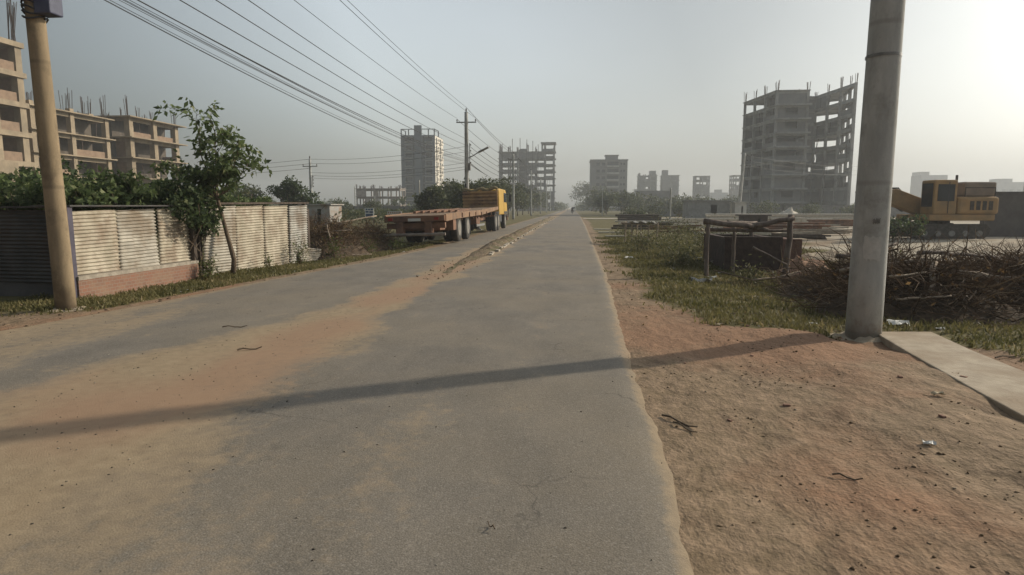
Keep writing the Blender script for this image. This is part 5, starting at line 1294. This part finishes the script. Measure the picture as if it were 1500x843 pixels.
# small far vehicle: auto rickshaw beside the road end
t = thing('auto_rickshaw', 'tiny pale three wheeler far off at the road end beside the motorcyclist', 'auto rickshaw', (1.0, 235, 0))
x, y = .6, 235
prof = [(-1.2, .35), (-1.2, 1.1), (-1.0, 1.75), (.4, 1.78), (.95, 1.1), (1.3, .8), (1.3, .35)]; n = len(prof)
mb = MB(); V = [(x-.62, y+a, b) for a, b in prof]+[(x+.62, y+a, b) for a, b in prof]; mb.add(V, [tuple(range(n)), tuple(range(2*n-1, n-1, -1))]+[(i, n+i, n+(i+1) % n, (i+1) % n) for i in range(n)]); mb.build('body', mat('pale_van_paint', (.55, .55, .53), (.65, .64, .6), 2, .5, 0), t, bevel=.06)
mb = MB(); mb.box(x-.5, x+.5, y-1.23, y-1.17, 1.1, 1.6); mb.build('window', glass_m, t)
for (dx, dy) in ((-.5, -.8), (.5, -.8), (0, 1.0)):
    mb = MB(); mb.lathe([(.24, -.06), (.24, .06)], (x+dx, y+dy, .24), 'x', 14); mb.build('wheel', tyre_m, t)

# ------------------------------------------------------------------ litter
def scrap(label, x, y, s, m, name='litter_scrap', cat='litter', group=None, seed=None, zf=gzf):
    z = zf(x, y)+.012; K = 5; vs = []; fs = []
    for i in range(K):
        for j in range(K):
            a, b = (i/(K-1)-.5)*s*1.5, (j/(K-1)-.5)*s*.9
            vs.append((x+a+random.uniform(-.12, .12)*s, y+b+random.uniform(-.12, .12)*s, z+random.uniform(0, .38)*s))
    for i in range(K-1):
        for j in range(K-1): a = i*K+j; fs.append((a, a+K, a+K+1, a+1))
    mb = MB(); mb.add(vs, fs); o = mb.build(name, m, loc=(x, y, z)); thin(o, .003); return tag(o, label, cat, group)
wp = mat('white_plastic', (.55, .54, .50), (.68, .66, .62), 9, .5, .1); bp = mat('buff_paper', (.40, .33, .22), (.5, .42, .3), 9, .9, .1)
rz_ = lambda x, y: float(road_z(np.array(x), np.array(y)))
scrap('small bright white scrap on the bare brown soil at lower right', 2.36, 4.26, .05, wp)
scrap('pale flat scrap on the soil nearest the slab path', 3.0, 5.35, .06, bp)
scrap('crumpled white bag in the grass before the timber rack', 2.85, 14.2, .3, mat('grey_bag', (.30, .29, .27), (.45, .43, .4), 9, .7, .2))
scrap('pale torn sack at the head of the slab path', 4.32, 8.75, .17, wp)
scrap('yellowish leaf scrap in the grass left of the thick pole base', 3.2, 7.95, .10, bp)
scrap('whitish scraps in the weeds beside the road', 1.75, 19.8, .18, wp); 
for k in range(46):
    y = random.uniform(8.3, 24); x = float(RE(y))+random.uniform(.7, 4.2); scrap('small pale scrap of litter lying in the right verge grass', x, y, random.uniform(.03, .075), random.choice([wp, bp, bp]), group='small litter in the right verge')
for k in range(16):
    y = random.uniform(9.5, 23); x = float(LE(y))-random.uniform(.2, 1.3); scrap('small pale scrap of litter lying in the left verge grass', x, y, random.uniform(.03, .07), random.choice([wp, bp]), group='small litter in the left verge')
def twig(label, x, y, L_, a, r=.008, zf=gzf):
    z = zf(x, y)+.015; p = np.array([x, y, z]); K = 5; pts = [tuple(p+np.array([math.cos(a)*L_*u, math.sin(a)*L_*u, .012*math.sin(u*7)])) for u in np.linspace(0, 1, K)]
    mb = MB(); mb.tube(pts, [r*(1-.5*k/K) for k in range(K)], 6); return tag(mb.build('twig', bark_m, loc=(x, y, z)), label, 'twig')
twig('dark twig lying just off the asphalt edge on the right', .70, 4.75, .34, -.9, .009); twig('thinner dark twig beside the one at the asphalt edge', .76, 4.6, .26, -1.05, .006)
twig('small dark twig on the dusty left lane', -4.4, 7.55, .3, .3, .008, rz_); twig('dark twig on the reddish dust of the median', -3.55, 6.35, .25, .6, .010, rz_)
twig('tiny dark twig on the asphalt in front of the camera', -.35, 2.85, .07, 2.2, .004, rz_); twig('short dark stick on the bare soil at lower right', 1.55, 3.75, .16, -.4, .006)

for k in range(40):
    x = random.uniform(3.0, 6.2); y = random.uniform(12.2, 20)
    scrap('pale scrap of rubbish among the weeds by the timber rack', x, y, random.uniform(.05, .14), random.choice([wp, bp, bp, MATS['grey_bag']]), group='rubbish by the timber rack')
# dirt heaped at pole feet, bits of brick, more logs
mound('low collar of soil round the foot of the thick grey pole', (3.66, 8.2), (.55, .5, .11), MATS['sandy_soil'], name='soil_collar', seed=91)
mound('low collar of soil round the foot of the tan pole', (-7.86, 9.15), (.5, .45, .10), MATS['sandy_soil'], name='soil_collar', seed=93)
brk = mat('brick_bit', (.22, .12, .085), (.30, .18, .13), 12, .95, .4)
for k in range(34):
    x, y = (random.uniform(1.0, 5.0), random.uniform(3.2, 9.0)) if k < 22 else (random.uniform(-8.3, -6.6), random.uniform(10, 18)); z = gzf(x, y); q = random.uniform(.008, .022)
    if k >= 22 and x > float(LE(y))-.1: continue
    mb = MB(); mb.box(x-q*1.3, x+q*1.3, y-q*.8, y+q*.8, z-.008, z+q*.8, random.uniform(0, 3)); tag(mb.build('brick_piece', brk, loc=(x, y, z), bevel=.005), 'small broken brick piece lying on the bare soil '+('right of the road' if k < 22 else 'before the tin fence'), 'brick', 'brick bits '+('right of the road' if k < 22 else 'before the fence'))
for k, (p, q, r, lb) in enumerate([((5.9, 10.3, .55), (7.6, 11.0, .35), .05, 'grey-brown branch lying over the brush right of the thick pole'), ((7.9, 10.4, .45), (9.4, 12.6, .55), .07, 'thick fallen bough on the far side of the right brushwood'),
        ((4.7, 11.6, .45), (5.9, 11.2, .7), .035, 'bent bare bough on the brushwood left of the thick pole'), ((5.1, 12.8, .6), (6.6, 13.6, .8), .045, 'bare bough on top of the brushwood right of the rack'),
        ((7.5, 9.7, .12), (8.9, 10.3, .2), .06, 'short thick log low in the brushwood at the right edge'), ((6.3, 12.2, .75), (8.2, 12.9, .6), .04, 'long thin bough along the crest of the right brushwood')]):
    log(lb, p, q, r, post_m if k % 2 else pale_wood, 'bough', cat='branch')
for k, (x, y, L_, a) in enumerate([(2.3, 9.4, .5, .3), (3.1, 9.9, .7, 1.1), (1.6, 11.2, .4, .2), (2.4, 12.3, .6, -.5), (2.0, 14.1, .5, .8), (3.0, 11.4, .8, .1), (4.4, 6.9, .4, .4), (1.9, 16.3, .6, 0)]):
    twig('dry twig lying in the right verge grass', x, y, L_, a, .009)['group'] = 'dry twigs in the right verge'

# ------------------------------------------------------------------ air, sky, sun
hz = bpy.data.materials.new('hazy_air'); hz.use_nodes = True; N = hz.node_tree.nodes; L = hz.node_tree.links; N.remove(N['Principled BSDF'])
pv = N.new('ShaderNodeVolumePrincipled'); pv.inputs['Color'].default_value = (.90, .95, 1., 1); pv.inputs['Density'].default_value = .0008; pv.inputs['Anisotropy'].default_value = .3
L.new(pv.outputs[0], N['Material Output'].inputs['Volume'])
mb = MB(); mb.box(-900, 900, -60, 1100, -1.3, 45); hb = mb.build('haze', hz); hb['kind'] = 'stuff'

AZ, EL = math.radians(59.4), math.radians(25)
sd = bpy.data.lights.new('sun', 'SUN'); sd.energy = 2.6; sd.angle = math.radians(1.2); sd.color = (1., .88, .70)
so = bpy.data.objects.new('sun', sd); col.objects.link(so)
dv = Vector((math.sin(AZ)*math.cos(EL), math.cos(AZ)*math.cos(EL), math.sin(EL))); so.rotation_euler = dv.to_track_quat('Z', 'Y').to_euler(); so.location = (20, 10, 30)
w = bpy.data.worlds.new('World'); scene.world = w; w.use_nodes = True; N = w.node_tree.nodes; L = w.node_tree.links
sky = N.new('ShaderNodeTexSky'); sky.sky_type = 'NISHITA'; sky.sun_disc = False; sky.sun_elevation = EL; sky.sun_rotation = AZ
sky.air_density = 1.0; sky.dust_density = 6.0; sky.ozone_density = 1.0; sky.altitude = 0
hsv = N.new('ShaderNodeHueSaturation'); hsv.inputs['Saturation'].default_value = .38
L.new(sky.outputs[0], hsv.inputs['Color']); 
# broad forward scattering of the thick haze: brighter towards the sun's side, dull away from it
g = N.new('ShaderNodeTexCoord'); dp = N.new('ShaderNodeVectorMath'); dp.operation = 'DOT_PRODUCT'; dp.inputs[1].default_value = tuple(dv)
nv = N.new('ShaderNodeVectorMath'); nv.operation = 'NORMALIZE'; L.new(g.outputs['Generated'], nv.inputs[0]); L.new(nv.outputs[0], dp.inputs[0])
fc = ramp(N, L, math_n(N, L, 'MULTIPLY_ADD', dp.outputs['Value'], .5), [(.25, (.29, .325, .32)), (.42, (.43, .47, .465)), (.64, (1.16, 1.22, 1.20)), (.74, (.86, .91, .91)), (.83, (.50, .535, .54)), (.97, (.32, .34, .35))])
mk = noise_node(N, L, 1.3, 5, .6, nv.outputs[0], (1, 1, 3.2))
sky_c = mixc(N, L, 1.0, hsv.outputs[0], fc, 'MULTIPLY')
sky_c = mixc(N, L, 1.0, sky_c, ramp(N, L, mk, [(.3, .94), (.7, 1.0)]), 'MULTIPLY')
L.new(sky_c, N['Background'].inputs[0]); N['Background'].inputs[1].default_value = .146

scene.render.engine = 'CYCLES'; cy = scene.cycles
cy.max_bounces = 5; cy.diffuse_bounces = 3; cy.glossy_bounces = 2; cy.transmission_bounces = 2; cy.volume_bounces = 1; cy.transparent_max_bounces = 6
cy.use_denoising = True; cy.use_adaptive_sampling = True
try: cy.denoiser = 'OPENIMAGEDENOISE'
except Exception: pass
cy.sample_clamp_indirect = 5
vs_ = scene.view_settings; vs_.view_transform = 'Standard'; vs_.look = 'None'; vs_.exposure = 0.53; vs_.gamma = 1; vs_.use_curve_mapping = False
